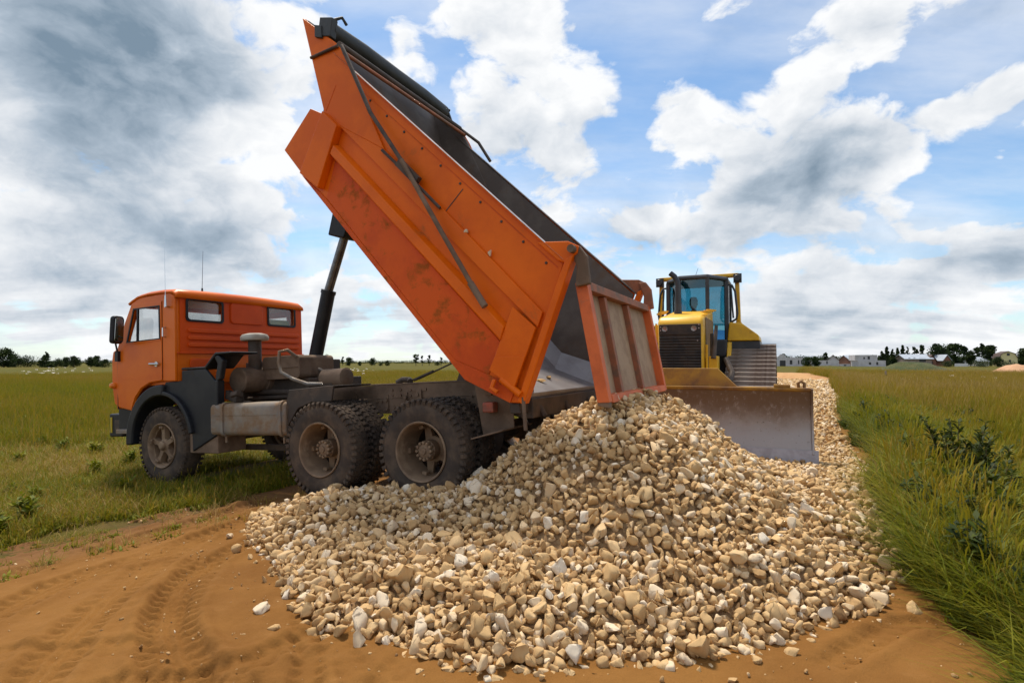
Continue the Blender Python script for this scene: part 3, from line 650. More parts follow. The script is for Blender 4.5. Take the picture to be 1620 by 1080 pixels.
# --- bumper, step, front panel under the cab
b = MB(); b.box((5.3, -.95, .60), (5.62, 1.0, .93)); b.build('bumper', m_black, truck, bev=.02)
b = MB(); b.box((5.35, .998, .70), (5.47, 1.01, .84)); b.build('fog_lamp', m_dark, truck, bev=.01)
b = MB(); b.box((5.54, .998, .66), (5.565, 1.012, .88)); b.build('marker_strip', m_yel, truck)
b = MB(); b.box((4.86, .85, .66), (5.2, 1.14, .72)); b.build('step', m_tank, truck, bev=.008)
b = MB(); b.box((4.82, .7, .70), (5.30, 1.05, 1.04)); b.build('step_panel', m_black, truck, bev=.02)

# --- cab
cab = MB()
CL, CR = 1.15, -.95
side = [(3.84, 1.34), (3.84, 2.44), (3.93, 2.50), (4.60, 2.50), (4.78, 2.455), (4.93, 2.2), (5.10, 1.85), (5.23, 1.80), (5.26, 1.68), (5.26, 1.34), (5.20, 1.08), (5.09, 1.02), (4.78, .97), (4.70, 1.15), (4.56, 1.27), (4.37, 1.335), (4.10, 1.35)]
dglass = [(4.14, 1.91), (4.87, 1.91), (4.71, 2.35), (4.15, 2.34)]
cab.plate(side, [dglass], lambda u, v, d: (u, CL-d, v), .035)
cab.plate(side, [dglass], lambda u, v, d: (u, CR+d, v), .035)
# rear wall with two windows
W1 = rrect(.48, 2.135, 1.0, 2.42, .04); W2 = rrect(-.79, 2.145, -.28, 2.43, .04)
cab.plate([(CR+.035, 1.3), (CL-.035, 1.3), (CL-.035, 2.44), (CR+.035, 2.44)], [W1, W2], lambda u, v, d: (3.84+d, u, v), .03)
# front, windscreen opening
cab.plate([(CR+.035, 0), (CL-.035, 0), (CL-.035, 1.0), (CR+.035, 1.0)], [[(CR+.12, .52), (CL-.12, .52), (CL-.12, .95), (CR+.12, .95)]],
          lambda u, v, d: (np.interp(v, [0, .5, 1.], [5.22, 5.10, 4.80])-d, u, np.interp(v, [0, .5, 1.], [1.0, 1.85, 2.45])), .03)
cab.box((3.9, CR+.04, 1.30), (5.1, CL-.04, 1.36))
cab.build('cab', m_cab, truck, bev=.012, smooth=35)
cabo = bpy.data.objects['cab']
# roof: crowned shell
ss_ = [3.828, 3.838, 3.88, 4.1, 4.4, 4.62, 4.75, 4.83]; hs_ = [2.42, 2.485, 2.513, 2.53, 2.535, 2.52, 2.48, 2.42]; ts_ = np.concatenate([[CR-.004, CR+.012], np.linspace(CR+.05, CL-.05, 11), [CL-.012, CL+.004]])
V = []; Fq = []
for t in ts_:
    u = (t-(CL+CR)/2)/((CL-CR)/2); cr_ = .022*(1-u*u)-.03*max(0, abs(u)-.95)/.05
    for s, h in zip(ss_, hs_): V.append((s, t, h+cr_*(1 if h > 2.43 else .15)))
for i in range(14):
    for j in range(7): Fq.append((i*8+j, i*8+j+1, (i+1)*8+j+1, (i+1)*8+j))
b = MB(); b.add(V, Fq); ro = b.build('roof', m_cab, cabo, smooth=50); md = ro.modifiers.new('thick', 'SOLIDIFY'); md.thickness = -.03
b = MB(); b.box((3.828, CR+.01, 2.425), (3.845, CL-.01, 2.437)); b.build('drip_rail', m_cabred, cabo)
# rear wall skin: panel, ribs and belt
def plate_s(name, poly, s0, s1, m, bev=.012): 
    q = MB(); q.prism(poly, lambda a, c: (s0, a, c), lambda a, c: (s1, a, c)); return q.build(name, m, cabo, bev=bev)
skin = MB(); skin.plate([(CR+.02, 1.70), (CL-.06, 1.70), (CL-.06, 2.425), (CR+.02, 2.425)], [W1, W2], lambda u, v, d: (3.834-d, u, v), .006); skin.build('rear_panel', m_cabred, cabo)
plate_s('raised_panel', rrect(-.18, 2.13, .36, 2.43, .05), 3.828, 3.806, m_cabred, .012)
for h in (1.79, 1.885, 1.98):
    plate_s('rib', rrect(-.86, h-.008, .99, h+.052, .028), 3.828, 3.800, m_cabred, .012)
plate_s('belt_seam', [(CR-.005, 1.695), (CL-.02, 1.695), (CL-.02, 1.712), (CR-.005, 1.712)], 3.836, 3.815, m_cabred, .004)
plate_s('rib', rrect(.62, 1.50, .96, 1.63, .04), 3.84, 3.815, m_cabred, .012)
for nm, Wp in (('rear_window', W1), ('rear_window', W2)):
    cx = sum(p[0] for p in Wp)/len(Wp); cy = sum(p[1] for p in Wp)/len(Wp)
    q = MB(); q.plate([(cx+(p[0]-cx)*1.06, cy+(p[1]-cy)*1.10) for p in Wp], [[(cx+(p[0]-cx)*.94, cy+(p[1]-cy)*.90) for p in Wp]], lambda u, v, d: (3.824-d, u, v), .014); q.build('window_seal', m_black, cabo, bev=.003)
    q = MB(); q.plate(Wp, [], lambda u, v, d: (3.85+d, u, v), .004); q.build(nm, m_rglass, cabo)
# door, proud of the side, with quarter light
door = [(4.105, 2.40), (4.105, 1.365), (4.37, 1.345), (4.565, 1.275), (4.71, 1.15), (4.785, .99), (5.07, 1.03), (5.11, 1.24), (5.105, 1.83), (4.925, 2.18), (4.765, 2.425)]
q = MB(); q.plate(door, [dglass], lambda u, v, d: (u, CL+.012-d, v), .010); q.build('door', m_cab, cabo, bev=.004)
q = MB(); q.st([(4.105, 1.40), (5.10, 1.405), (5.10, 1.412), (4.105, 1.408)], CL+.012, CL+.017); q.st([(4.12, 1.885), (4.9, 1.885), (4.9, 1.90), (4.12, 1.90)], CL+.012, CL+.02); q.build('door_crease', m_cab, cabo)
def outline(poly, k):
    c = (sum(p[0] for p in poly)/len(poly), sum(p[1] for p in poly)/len(poly)); return [(c[0]+(p[0]-c[0])*k, c[1]+(p[1]-c[1])*k) for p in poly]
q = MB(); q.plate(outline(dglass, 1.05), [outline(dglass, .97)], lambda u, v, d: (u, CL+.018-d, v), .012); q.st([(4.625, 1.91), (4.655, 1.91), (4.64, 2.35), (4.61, 2.35)], CL-.004, CL+.016); q.build('window_seal', m_black, cabo)
q = MB(); q.plate(dglass, [], lambda u, v, d: (u, CL-.015-d, v), .004); q.build('door_window', m_glass, cabo)
q = MB(); q.plate(dglass, [], lambda u, v, d: (u, CR+.015+d, v), .004); q.build('door_window', m_glass, cabo)
q = MB(); q.plate([(CR+.12, .52), (CL-.12, .52), (CL-.12, .95), (CR+.12, .95)], [], lambda u, v, d: (np.interp(v, [0, .5, 1.], [5.22, 5.10, 4.80])-.012-d, u, np.interp(v, [0, .5, 1.], [1.0, 1.85, 2.45])), .004); q.build('windscreen', m_glass, cabo)
q = MB(); q.tube([(4.33, CL+.035, 1.585), (4.13, CL+.035, 1.575)], .016, 8); q.lathe([(0, 0), (.035, .003), (.035, .02)], (4.2, CL+.01, 1.578), (0, 1, 0), 12); q.build('door_handle', m_chrome, cabo, smooth=40)
q = MB(); q.tube([(4.03, CL, 2.05), (4.03, CL+.04, 2.04), (4.03, CL+.04, 1.93), (4.03, CL, 1.92)], .011, 8); q.build('grab_handle', m_chrome, cabo)
q = MB(); q.st([(5.11, 1.0), (5.12, 1.0), (5.125, 1.84), (5.115, 1.84)], CL-.01, CL+.003); q.st([(4.098, 1.36), (4.104, 1.36), (4.104, 2.41), (4.098, 2.41)], CL-.01, CL+.003); q.build('door_gap', m_black, cabo)
q = MB(); q.lathe([(0, .06), (.03, .055), (.045, .02), (.045, 0)], (5.2, CL, 1.33), (0, 1, 0), 14); q.build('turn_signal', m_amber, cabo, smooth=50)
q = MB(); q.box((5.03, CL+.01, 1.66), (5.10, CL+.05, 1.80)); q.tube([(5.06, CL+.03, 1.76), (4.98, CL+.12, 2.0), (4.8, CL+.16, 2.25)], .012, 6); q.build('mirror_arm', m_black, cabo)
q = MB(); q.prism(rrect(-.09, -.185, .09, .185, .045), lambda a, c: (4.79-.10*c-a*.35, 1.31+a*.9, 2.07+c), lambda a, c: (4.85-.10*c-a*.35, 1.335+a*.9, 2.07+c)); q.build('mirror', m_black, cabo, bev=.015)
q = MB(); q.prism(rrect(-.075, -.165, .075, .165, .035), lambda a, c: (4.786-.10*c-a*.35, 1.308+a*.9, 2.07+c), lambda a, c: (4.782-.10*c-a*.35, 1.306+a*.9, 2.07+c)); q.build('mirror_glass', mat('mirror_silver', (.5, .52, .55), rough=.05, metal=1.), cabo)
q = MB(); q.tube([(3.95, CL+.05, 2.31), (3.95, CL+.05, 2.46)], [.018, .011], 8); q.tube([(3.95, CL, 2.31), (3.95, CL+.06, 2.31)], .012, 6); q.tube([(3.95, CL+.05, 2.46), (3.96, CL+.05, 3.25)], [.0035, .0018], 5); q.build('antenna', m_chrome, cabo)
q = MB(); q.tube([(4.3, .45, 2.56), (4.3, .45, 2.68)], [.02, .011], 8); q.tube([(4.3, .45, 2.68), (4.27, .45, 3.22)], [.004, .002], 5); q.build('antenna', m_black, cabo)
q = MB(); q.box((3.9, CR+.05, 2.435), (4.70, CL-.05, 2.445)); q.build('headliner', mat('grey_headliner', (.55, .55, .53), rough=.9), cabo)
for t0 in (.35, -.65):
    q = MB(); q.box((4.02, t0, 1.36), (4.5, t0+.5, 1.62)); q.st([(4.02, 1.55), (4.16, 1.55), (4.08, 2.12), (3.96, 2.12)], t0+.03, t0+.47); q.build('seat', m_seat, cabo, bev=.04)
q = MB(); q.st([(3.90, 2.13), (4.02, 2.13), (4.0, 2.26), (3.92, 2.25)], -.78, -.36); q.build('work_vest', m_hivis, cabo, bev=.03)
q = MB(); q.lathe([(.20, -.012), (.222, 0), (.20, .012), (.19, 0)], (4.66, .6, 1.86), (.5, 0, .85), 24, closed=True); q.tube([(4.66, .6, 1.86), (4.85, .6, 1.5)], .03, 8); q.build('steering_wheel', m_black, cabo)

# --- front wheel arch and engine side shields
arc = lambda r, a0, a1, n, c=(4.16, .56): [(c[0]+r*math.cos(R(a0+(a1-a0)*k/n)), c[1]+r*math.sin(R(a0+(a1-a0)*k/n))) for k in range(n+1)]
b = MB(); b.st(arc(.745, -4, 96, 12)+arc(.60, 96, -4, 12), .72, 1.175); fo = b.build('front_fender', m_black, truck, bev=.02, smooth=40)
b = MB(); b.st(arc(.60, 85, 182, 12)+[(3.56, .44), (3.10, .64), (3.10, 1.30), (3.29, 1.47), (3.76, 1.47), (3.76, 1.34), (4.10, 1.335)], 1.08, 1.12)
b.build('side_shield', m_black, truck, bev=.012)
b = MB(); b.st(arc(.605, 84, 170, 10)+arc(.66, 170, 84, 10), 1.10, 1.17); b.st([(3.76, 1.475), (3.76, 1.505), (3.30, 1.50), (3.10, 1.665), (2.82, 1.66), (2.82, 1.635), (3.08, 1.635), (3.28, 1.472)], .72, 1.125); b.st([(3.10, 1.30), (3.02, 1.33), (2.96, 1.56), (3.05, 1.63), (3.12, 1.61), (3.06, 1.52), (3.10, 1.36)], 1.05, 1.12)
b.st([(3.12, .66), (3.10, 1.32), (3.05, 1.32), (3.06, .66)], 1.03, 1.13); b.build('shield_edge', m_black, truck, bev=.012)
b = MB(); b.box((3.10, .70, .42), (3.64, 1.10, .66)); b.build('mud_flap', m_frame, truck, bev=.012)
b = MB(); b.box((2.3, .55, .40), (3.4, .62, .47)); b.build('drag_link', m_dark, truck)

# --- engine bay behind the cab
b = MB(); b.lathe([(0, 0), (.15, .004), (.165, .02), (.165, .30), (.155, .31), (.155, .36), (.165, .37), (.165, .5), (0, .5)], (3.10, .82, 1.31), (0, -1, 0), 28); b.build('air_cleaner', m_frame, truck, smooth=40)
b = MB(); b.tube([(3.08, .56, 1.44), (3.08, .56, 1.84)], .082, 18); b.build('intake_pipe', m_dark, truck, smooth=40)
b = MB(); b.lathe([(0, .085), (.10, .08), (.155, .065), (.175, .035), (.175, 0), (.165, -.012), (0, -.012)], (3.08, .56, 1.84), (0, 0, 1), 26); b.build('intake_cap', m_white, truck, smooth=40)
b = MB(); b.prism(rrect(2.34, 1.30, 3.02, 1.60, .06), lambda a, c: (a, .50, c), lambda a, c: (a, -.1, c)); b.st([(2.36, 1.44), (3.0, 1.44), (3.0, 1.452), (2.36, 1.452)], .50, .512); b.build('engine_tank', m_frame, truck, bev=.03)
b = MB(); b.box((2.3, -.6, 1.02), (3.7, .38, 1.30)); b.box((2.6, -.5, 1.3), (3.6, .3, 1.56)); b.tube([(3.4, .45, 1.15), (2.2, .5, 1.12)], .04, 8); b.tube([(3.3, .5, 1.06), (2.1, .47, 1.08)], .03, 8)
b.box((2.1, .40, 1.02), (2.45, .52, 1.16)); b.build('engine_block', m_dark, truck, bev=.02)
b = MB(); b.tube([(2.40, .50, 1.58), (2.41, .62, 1.66), (2.46, .70, 1.64), (2.48, .70, 1.50), (2.44, .70, 1.38), (2.28, .66, 1.29), (2.08, .62, 1.22), (1.95, .5, 1.21)], .022, 8); b.build('hose', m_tank, truck, smooth=60)
b = MB(); b.obox((2.98, .95, 1.10), (.10, 0, .03), (0, .06, 0), (-.01, 0, .045)); b.obox((2.9, .98, 1.13), (.05, .01, -.01), (0, .05, .02), (0, -.01, .03)); b.obox((3.05, .94, 1.15), (.04, .02, .02), (0, .04, 0), (0, 0, .025)); b.build('filler_neck', m_dark, truck, bev=.012)
b = MB(); b.prism(rrect(.74, .645, 1.15, 1.03, .06), lambda a, c: (1.88, a, c), lambda a, c: (3.17, a, c)); b.build('fuel_tank', m_tank, truck, bev=.02, smooth=40); ft = bpy.data.objects['fuel_tank']
b = MB(); b.box((1.9, 1.149, .885), (3.15, 1.156, .893)); b.build('seam', m_tank, ft)
for s in (2.92, 1.93):
    b = MB(); b.plate(rrect(.725, .63, 1.166, 1.046, .065), [rrect(.741, .646, 1.149, 1.029, .06)], lambda u, v, d: (s+d, u, v), .045); b.tube([(s+.02, 1.10, .63), (s+.02, 1.10, .56)], .014, 6); b.build('strap', m_tank, ft)
b = MB(); b.st([(1.86, 1.16), (1.18, 1.19), (1.22, 1.02), (1.5, 1.02), (1.72, .95), (1.98, .64), (2.0, .66)], 1.08, 1.11); b.st([(1.86, 1.16), (1.18, 1.19), (1.18, 1.175), (1.86, 1.145)], .5, 1.11); b.st([(1.86, 1.16), (2.0, .66), (1.985, .655), (1.84, 1.15)], .75, 1.11); b.build('mud_guard', m_dark, truck, bev=.006)
b = MB(); b.lathe([(0, 0), (.10, .004), (.118, .02), (.122, .02), (.122, .04), (.118, .04), (.118, .38), (0, .4)], (1.72, .30, 1.28), (1, 0, 0), 28); b.build('air_tank', m_frame, truck, smooth=40)
b = MB(); b.box((1.9, .15, 1.17), (2.1, .40, 1.32)); b.tube([(2.0, .3, 1.3), (2.15, .35, 1.4), (2.2, .3, 1.25)], .03, 8); b.build('valve_block', m_dark, truck, bev=.02)
# --- hoist ram
b = MB(); b.tube([(2.72, 0, 1.10), (2.30, 0, 2.46)], .092, 24); b.tube([(2.31, 0, 2.43), (2.295, 0, 2.475)], .10, 24); b.build('hoist_barrel', m_black, truck, smooth=40)
b = MB(); b.tube([(2.30, 0, 2.47), (1.96, 0, 3.22)], .058, 20); b.build('hoist_rod', m_rod, truck, smooth=40)
b = MB(); b.st([(2.12, 3.18), (1.85, 3.10), (1.7, 3.4), (2.0, 3.55)], -.17, .17); b.build('hoist_bracket', m_black, truck, bev=.015)
b = MB(); b.box((2.6, -.45, 1.02), (2.85, .42, 1.12)); b.build('hoist_mount', m_dark, truck)
b = MB(); b.tube([(.93, .2, 1.19), (.70, .2, 1.22), (.2, .2, 1.39), (-.3, .2, 1.62)], .011, 6); b.tube([(.78, .2, 1.205), (.5, .2, 1.295)], .02, 6); b.tube([(1.02, .22, 1.18), (.95, .2, 1.215), (.85, .2, 1.21), (.80, .25, 1.19)], .035, 8); b.build('body_stay', m_dark, truck)
b = MB(); b.st([(-.02, 1.38), (.07, 1.174), (-.25, 1.174), (-.3, 1.3)], -.45, .38); b.build('rear_pivot', m_dark, truck)
# --- rear of the frame
b = MB(); b.st([(-.44, 1.17), (-.86, 1.17), (-.86, .70), (-.52, .62)], .86, .875); b.st([(-.52, .62), (-.86, .70), (-.86, .715), (-.52, .635)], .45, 1.12); b.build('rear_guard', m_frame, truck, bev=.004)
b = MB(); b.st([(-.55, 1.13), (-.66, 1.12), (-.64, 1.02), (-.56, 1.03)], .876, .90); b.build('guard_slot', m_frame, truck, bev=.004)
b = MB(); b.box((-.70, .876, .86), (-.58, .98, .96)); b.build('tail_light', m_redlens, truck, bev=.015)
b = MB(); b.box((-1.1, -1.0, .80), (-1.0, .95, .98)); b.build('rear_beam', m_dark, truck, bev=.01)

# --- dump body
BL, BR = 1.14, -1.30
floor_line = [(1.49, 3.55), (-.52, 1.19), (-1.06, .97)]
b = MB(); b.st([(1.49, 3.55), (-.52, 1.19), (-1.06, .965), (-1.085, 1.03), (-.56, 1.255), (1.44, 3.595)], BR, BL); body = b.build('dump_body', m_floor, truck, bev=.006)
def bpart(name, poly, t0, t1, m, bev=.008, par=body, **kw):
    q = MB(); q.st(poly, t0, t1); return q.build(name, m, par, bev=bev, **kw)
sidep = [(1.50, 3.56), (-.52, 1.19), (-.985, .96), (-1.07, .955), (-1.565, 2.16), (.93, 4.77), (1.16, 4.40), (1.12, 4.16)]
bpart('side_wall', sidep, BL, BL+.03, m_orange); bpart('side_wall', sidep, BR-.03, BR, m_orange)
inner = [(1.40, 3.56), (-.54, 1.24), (-1.06, 1.02), (-1.55, 2.14), (.92, 4.74), (1.14, 4.38)]
bpart('side_lining', inner, BL-.025, BL-.003, m_steel); bpart('side_lining', inner, BR+.003, BR+.025, m_steel)
# sloping corner fillet between floor and far / near wall
for t, d in ((BR+.02, .26), (BL-.02, -.26)):
    q = MB(); q.add([(1.42, t, 3.66+.18), (1.42, t+d, 3.61), (-.54, t+d, 1.262), (-.54, t, 1.48), (-1.08, t+d, 1.035), (-1.18, t, 1.24)], [(0, 1, 2, 3), (3, 2, 4, 5)]); q.build('corner_fillet', m_floor, body)
# front bulkhead, nose box, leaning visor
bpart('bulkhead', [(1.46, 3.54), (1.50, 3.56), (1.16, 4.20), (1.10, 4.16)], BR, BL, m_steel)
bpart('nose_box', [(1.34, 4.28), (1.15, 4.17), (1.48, 3.55), (1.76, 3.90)], BR-.03, BL+.035, m_orange)
bpart('visor', [(1.40, 5.34), (1.10, 4.15), (1.085, 4.155), (1.385, 5.34)], BR-.05, 1.165, m_orange); bpart('visor_lining', [(1.38, 5.33), (1.082, 4.155), (1.06, 4.16), (1.355, 5.32)], BR-.02, 1.15, m_steel)
q = MB(); q.box((1.70, .9, 3.93), (1.78, .95, 4.0)); q.build('hook', m_dark, body)
cheek = [(1.4, 5.34), (1.11, 4.16), (.9, 3.96), (.31, 3.57), (.49, 3.99), (.76, 4.65), (.87, 4.85)]
bpart('visor_cheek', cheek, 1.172, 1.20, m_orange); bpart('visor_cheek', cheek, BR-.06, BR-.032, m_orange)
bpart('visor_lining', outline(cheek, .97), BR-.03, BR+.03, m_steel)
bpart('upper_band', [(.905, 3.965), (-1.30, 1.61), (-1.355, 1.74), (-.39, 2.81), (.31, 3.57)], 1.172, 1.205, m_orange, .006)
q = MB(); q.prism([(0, 0), (1, 0), (1, 1), (0, 1)], lambda a, c: ((1-a)*((1-c)*.93+c*1.02)+a*((1-c)*-1.01+c*-.93), 1.171, (1-a)*((1-c)*3.77+c*3.64)+a*((1-c)*1.66+c*1.50)),
        lambda a, c: ((1-a)*((1-c)*.95+c*1.00)+a*((1-c)*-.99+c*-.95), 1.25, (1-a)*((1-c)*3.745+c*3.665)+a*((1-c)*1.635+c*1.525))); q.build('lower_rib', m_orange, body, bev=.008)
q = MB(); q.prism([(1.07, 4.15), (.87, 3.94), (1.17, 3.32), (1.43, 3.54)], lambda a, c: (a, 1.171, c), lambda a, c: (a+.01, 1.262, c)); q.build('front_post', m_orange, body, bev=.008)
bpart('end_panel', [(-1.08, 1.81), (-1.295, 1.605), (-1.06, 1.09), (-.82, 1.26)], 1.206, 1.235, m_orange, .006)
bpart('end_panel', [(-.88, 1.375), (-1.19, 1.37), (-1.06, 1.09), (-.82, 1.26)], 1.236, 1.245, m_orange, .004)
bpart('lower_band', [(1.495, 3.555), (-.52, 1.186), (-.985, .958), (-1.05, 1.10), (-.78, 1.22), (-.43, 1.37), (1.14, 3.22), (1.26, 3.34)], 1.171, 1.182, m_worn, .004)
bpart('rusty_panel', [(1.135, 3.225), (-.425, 1.375), (-.78, 1.225), (-.925, 1.50), (.99, 3.62)], 1.171, 1.178, m_worn, .003)
bpart('end_post', [(-1.60, 2.17), (-1.53, 2.03), (-1.075, .97), (-1.135, .945), (-1.675, 2.20)], 1.10, 1.225, m_orange); bpart('end_post', [(-1.60, 2.17), (-1.53, 2.03), (-1.075, .97), (-1.135, .945), (-1.675, 2.20)], BR-.09, BR+.03, m_orange)
rail = [(.95, 4.79), (.91, 4.73), (-1.60, 2.12), (-1.565, 2.18)]
bpart('top_rail', rail, 1.10, 1.205, m_orange, .008); bpart('top_rail', rail, BR-.06, BR+.04, m_steel, .008)
railt = [(.955, 4.795), (.945, 4.785), (-1.58, 2.165), (-1.565, 2.182)]
bpart('rail_highlight', railt, 1.12, 1.208, m_bare_highlight, .003)  # pale strip that puts the rail's sky highlight into the colour
b = MB()
for k in range(11):
    f_ = k/10; s, h = .72-2.1*f_, 4.36-2.19*f_; b.lathe([(0, .01), (.012, .008), (.014, 0)], (s-.02, 1.17, h), (0, 1, 0), 6)
b.build('bolt', m_dark, body)
bpart('panel_seam', [(-.585, 2.99), (-.592, 2.985), (-.388, 2.805), (-.38, 2.81)], 1.1705, 1.174, m_dark, 0)
bpart('panel_seam', [(.81, 4.5), (.805, 4.493), (-1.505, 2.113), (-1.51, 2.12)], 1.1705, 1.176, m_worn, 0)
bpart('panel_seam', [(.93, 4.42), (.925, 4.418), (1.08, 4.17), (1.086, 4.172)], 1.2005, 1.203, m_worn, 0)
# hinge gussets and pins
gus = [(-1.33, 2.36), (-1.62, 2.325), (-1.715, 2.27), (-1.70, 2.21), (-1.585, 2.14), (-1.52, 2.17)]
for t0, t1, mm in ((1.14, 1.205, m_orange), (BR-.07, BR, m_gatebrown)):
    bpart('hinge_gusset', gus, t0, t1, mm, .01)
for t in (1.215, BR-.02):
    q = MB(); q.tube([(-1.665, t-.09, 2.245), (-1.665, t+.05, 2.245)], .034, 14); q.build('hinge_pin', m_frame, body, smooth=40)
q = MB(); q.tube([(-.93, 1.225, 1.175), (-1.12, 1.235, 1.03)], .032, 10); q.tube([(-.86, 1.22, 1.17), (-.84, 1.25, 1.10), (-.90, 1.25, 1.06)], .022, 8); q.build('latch_rod', m_orange, body, smooth=40)
q = MB(); q.tube([(-1.13, 1.21, 1.01), (-1.145, 1.22, .72)], .018, 8); q.build('latch_lever', m_frame, body)
q = MB(); q.box((-1.06, BR, .86), (-.96, BL, .955)); q.build('body_cross_beam', m_dark, body, bev=.01)
for k, t in enumerate((.75, .1, -.6)):
    q = MB(); q.st([(-1.03, .88), (-.93, .78), (-.7, .86), (-.7, 1.05)], t-.05, t+.05); q.tube([(-1.08, t, .90), (-1.13, t, .80)], .03, 8); q.build('hinge_bracket', m_dark, body, bev=.01)
# stakes and arms lying along the side
q = MB(); q.tube([(.80, 1.235, 4.80), (.70, 1.27, 4.62), (.41, 1.27, 3.95), (-.01, 1.29, 3.30), (-.12, 1.29, 3.10)], .022, 8); q.build('tarp_arm', m_dark, body, smooth=50)
q = MB(); q.tube([(.02, 1.30, 3.36), (-.42, 1.30, 2.56), (-.72, 1.30, 2.03)], .024, 8); q.tube([(-.70, 1.30, 2.06), (-.84, 1.30, 1.83)], .033, 8); q.build('tarp_arm', m_frame, body, smooth=50)
q = MB(); q.tube([(.31, 1.23, 3.55), (.12, 1.25, 3.36), (-.1, 1.25, 3.12), (-.36, 1.23, 2.83)], .017, 6); q.obox((-.02, 1.25, 3.25), (.11, 0, .12), (0, .03, 0), (-.03, 0, .03)); q.build('arm_stop', m_dark, body)
q = MB(); q.tube([(1.27, 1.215, 4.82), (.87, 1.22, 4.83)], .016, 6); q.build('tarp_stay', m_dark, body)
# tarpaulin roll and its bars across the top of the visor
q = MB(); q.tube([(1.05, 1.15, 5.10), (1.06, .6, 5.125), (1.055, 0, 5.12), (1.06, -.6, 5.125), (1.05, -1.12, 5.10)], [.098, .108, .104, .108, .10], 20); q.build('tarp_roll', m_tarp, body, smooth=50)
q = MB(); q.obox((1.05, 1.17, 5.11), (.09, 0, .03), (0, .045, 0), (-.02, 0, .10)); q.obox((1.14, 1.18, 5.08), (.05, 0, .02), (0, .05, 0), (0, 0, .07)); q.tube([(1.0, 1.12, 5.22), (.95, 1.05, 5.27), (.93, 1.0, 5.2)], .02, 6)
q.obox((1.02, -1.22, 5.06), (.03, 0, .09), (0, .02, 0), (.03, 0, -.01)); q.tube([(1.05, -1.10, 5.15), (1.0, -1.22, 5.16)], .022, 8); q.tube([(1.05, -1.10, 5.05), (1.04, -1.22, 5.0)], .022, 8); q.build('roll_bracket', m_tarp, body, bev=.01)
q = MB(); q.tube([(.87, 1.2, 4.86), (.90, -1.32, 4.90)], .035, 10); q.build('tarp_bar', m_dark, body, smooth=50)
q = MB(); q.tube([(.80, 1.2, 4.74), (.82, -1.32, 4.78)], .022, 8); q.build('tarp_bar', m_gatebrown, body, smooth=50)
q = MB(); q.tube([(.9, -1.33, 4.9), (.6, -1.33, 4.62), (.42, -1.33, 4.30)], .022, 8); q.build('tarp_arm', m_dark, body)

# --- tailgate hanging open
gz = lambda v: -1.66-.135*(1.96-v)      # s of the hanging sheet at height v
GT0, GT1 = -1.30, 1.13
q = MB(); q.plate([(GT0+.02, .97), (GT1-.02, .97), (GT1-.02, 1.96), (GT0+.02, 1.96)], [], lambda u, v, d: (gz(v)+.02-d, u, v), .015); gate = q.build('tailgate', m_gate, truck)
def gbar(name, t0, t1, v0, v1, m, d0=0., d1=.085, slant=0.):
    q = MB(); q.add([(gz(v)-d, t+sl, v) for (d) in (d0-.02, d1) for (t, v, sl) in ((t0, v0, 0), (t1, v0, 0), (t1, v1, 0), (t0, v1, 0))], [(0, 1, 2, 3), (7, 6, 5, 4), (0, 4, 5, 1), (1, 5, 6, 2), (2, 6, 7, 3), (3, 7, 4, 0)])
    return q.build(name, m, gate, bev=.006)
gbar('gate_stile', GT1-.10, GT1, .94, 1.97, m_gatebar); gbar('gate_stile', GT0, GT0+.09, .94, 1.97, m_gatebar)
for t in (.53, -.30): gbar('gate_stile', t-.035, t+.045, 1.0, 1.90, m_gatebrown, .0, .055)
gbar('gate_rail', GT0+.092, GT1-.102, 1.905, 1.985, m_gatebrown, 0, .08); gbar('gate_rail', GT0+.092, GT1-.102, .93, 1.0, m_gatebar, 0, .09)
for t0, t1 in ((1.10, 1.16), (GT0-.04, GT0+.02)):
    bq = MB(); bq.st([(-1.625, 2.28), (-1.71, 2.28), (-1.775, 2.18), (-1.79, 1.94), (-1.66, 1.93), (-1.68, 2.1)], t0+.025, t1+.025); bq.build('gate_arm', m_frame if t0 > 0 else m_gatebrown, gate, bev=.012)
bq = MB(); bq.obox((gz(.95)-.03, GT1-.05, .93), (.05, 0, .01), (0, .04, 0), (0, 0, .03)); bq.obox((gz(.95)-.03, GT0-.02, .97), (.04, 0, .01), (0, .04, 0), (0, 0, .04)); bq.build('gate_catch', m_frame, gate, bev=.01)
# stones left on the body floor and the side ledge
rs = np.random.default_rng(5)
for k, (s, t, d, rad, lab) in enumerate([(-.52, .35, .06, .04, 'yellowish stone left on the steel body floor, farthest up'), (-.62, .12, .05, .048, 'tan stone left on the body floor beside the farthest one'), (-.86, .22, .05, .055, 'flat tan stone lying on the body floor near the rear edge'), (-.82, -.12, .04, .04, 'dark stone lying on the body floor close to the tailgate')]):
    v, f = stone_variant(900+k, 3); me = npmesh('floor_stone', v*np.array([1.3, 1, .6]), f, np.full(len(v), .45)); o = put('stone_on_floor', me, None, m_stone, label=lab, cat='stone', group='stones left in the raised body')
    h = np.interp(s, [-1.06, -.52, 1.49], [1.04, 1.262, 3.6])+.02
    o.location = TO+tF*s+tL*t+tU*h; o.scale = (rad,)*3; o.rotation_euler = (R(8), R(10), rs.uniform(0, 6))
for k, (s, h, rad, lab) in enumerate([(-.62, 2.58, .024, 'small pale stone caught on the upper ledge of the body side, upper one'), (-.86, 2.33, .032, 'whitish stone caught on the upper ledge of the body side, lower one')]):
    v, f = stone_variant(950+k, 3); me = npmesh('ledge_stone', v, f, np.full(len(v), .85)); o = put('stone_on_ledge', me, None, m_stone, label=lab, cat='stone', group='stones caught on the body side')
    o.location = TO+tF*s+tL*1.195+tU*h; o.scale = (rad,)*3

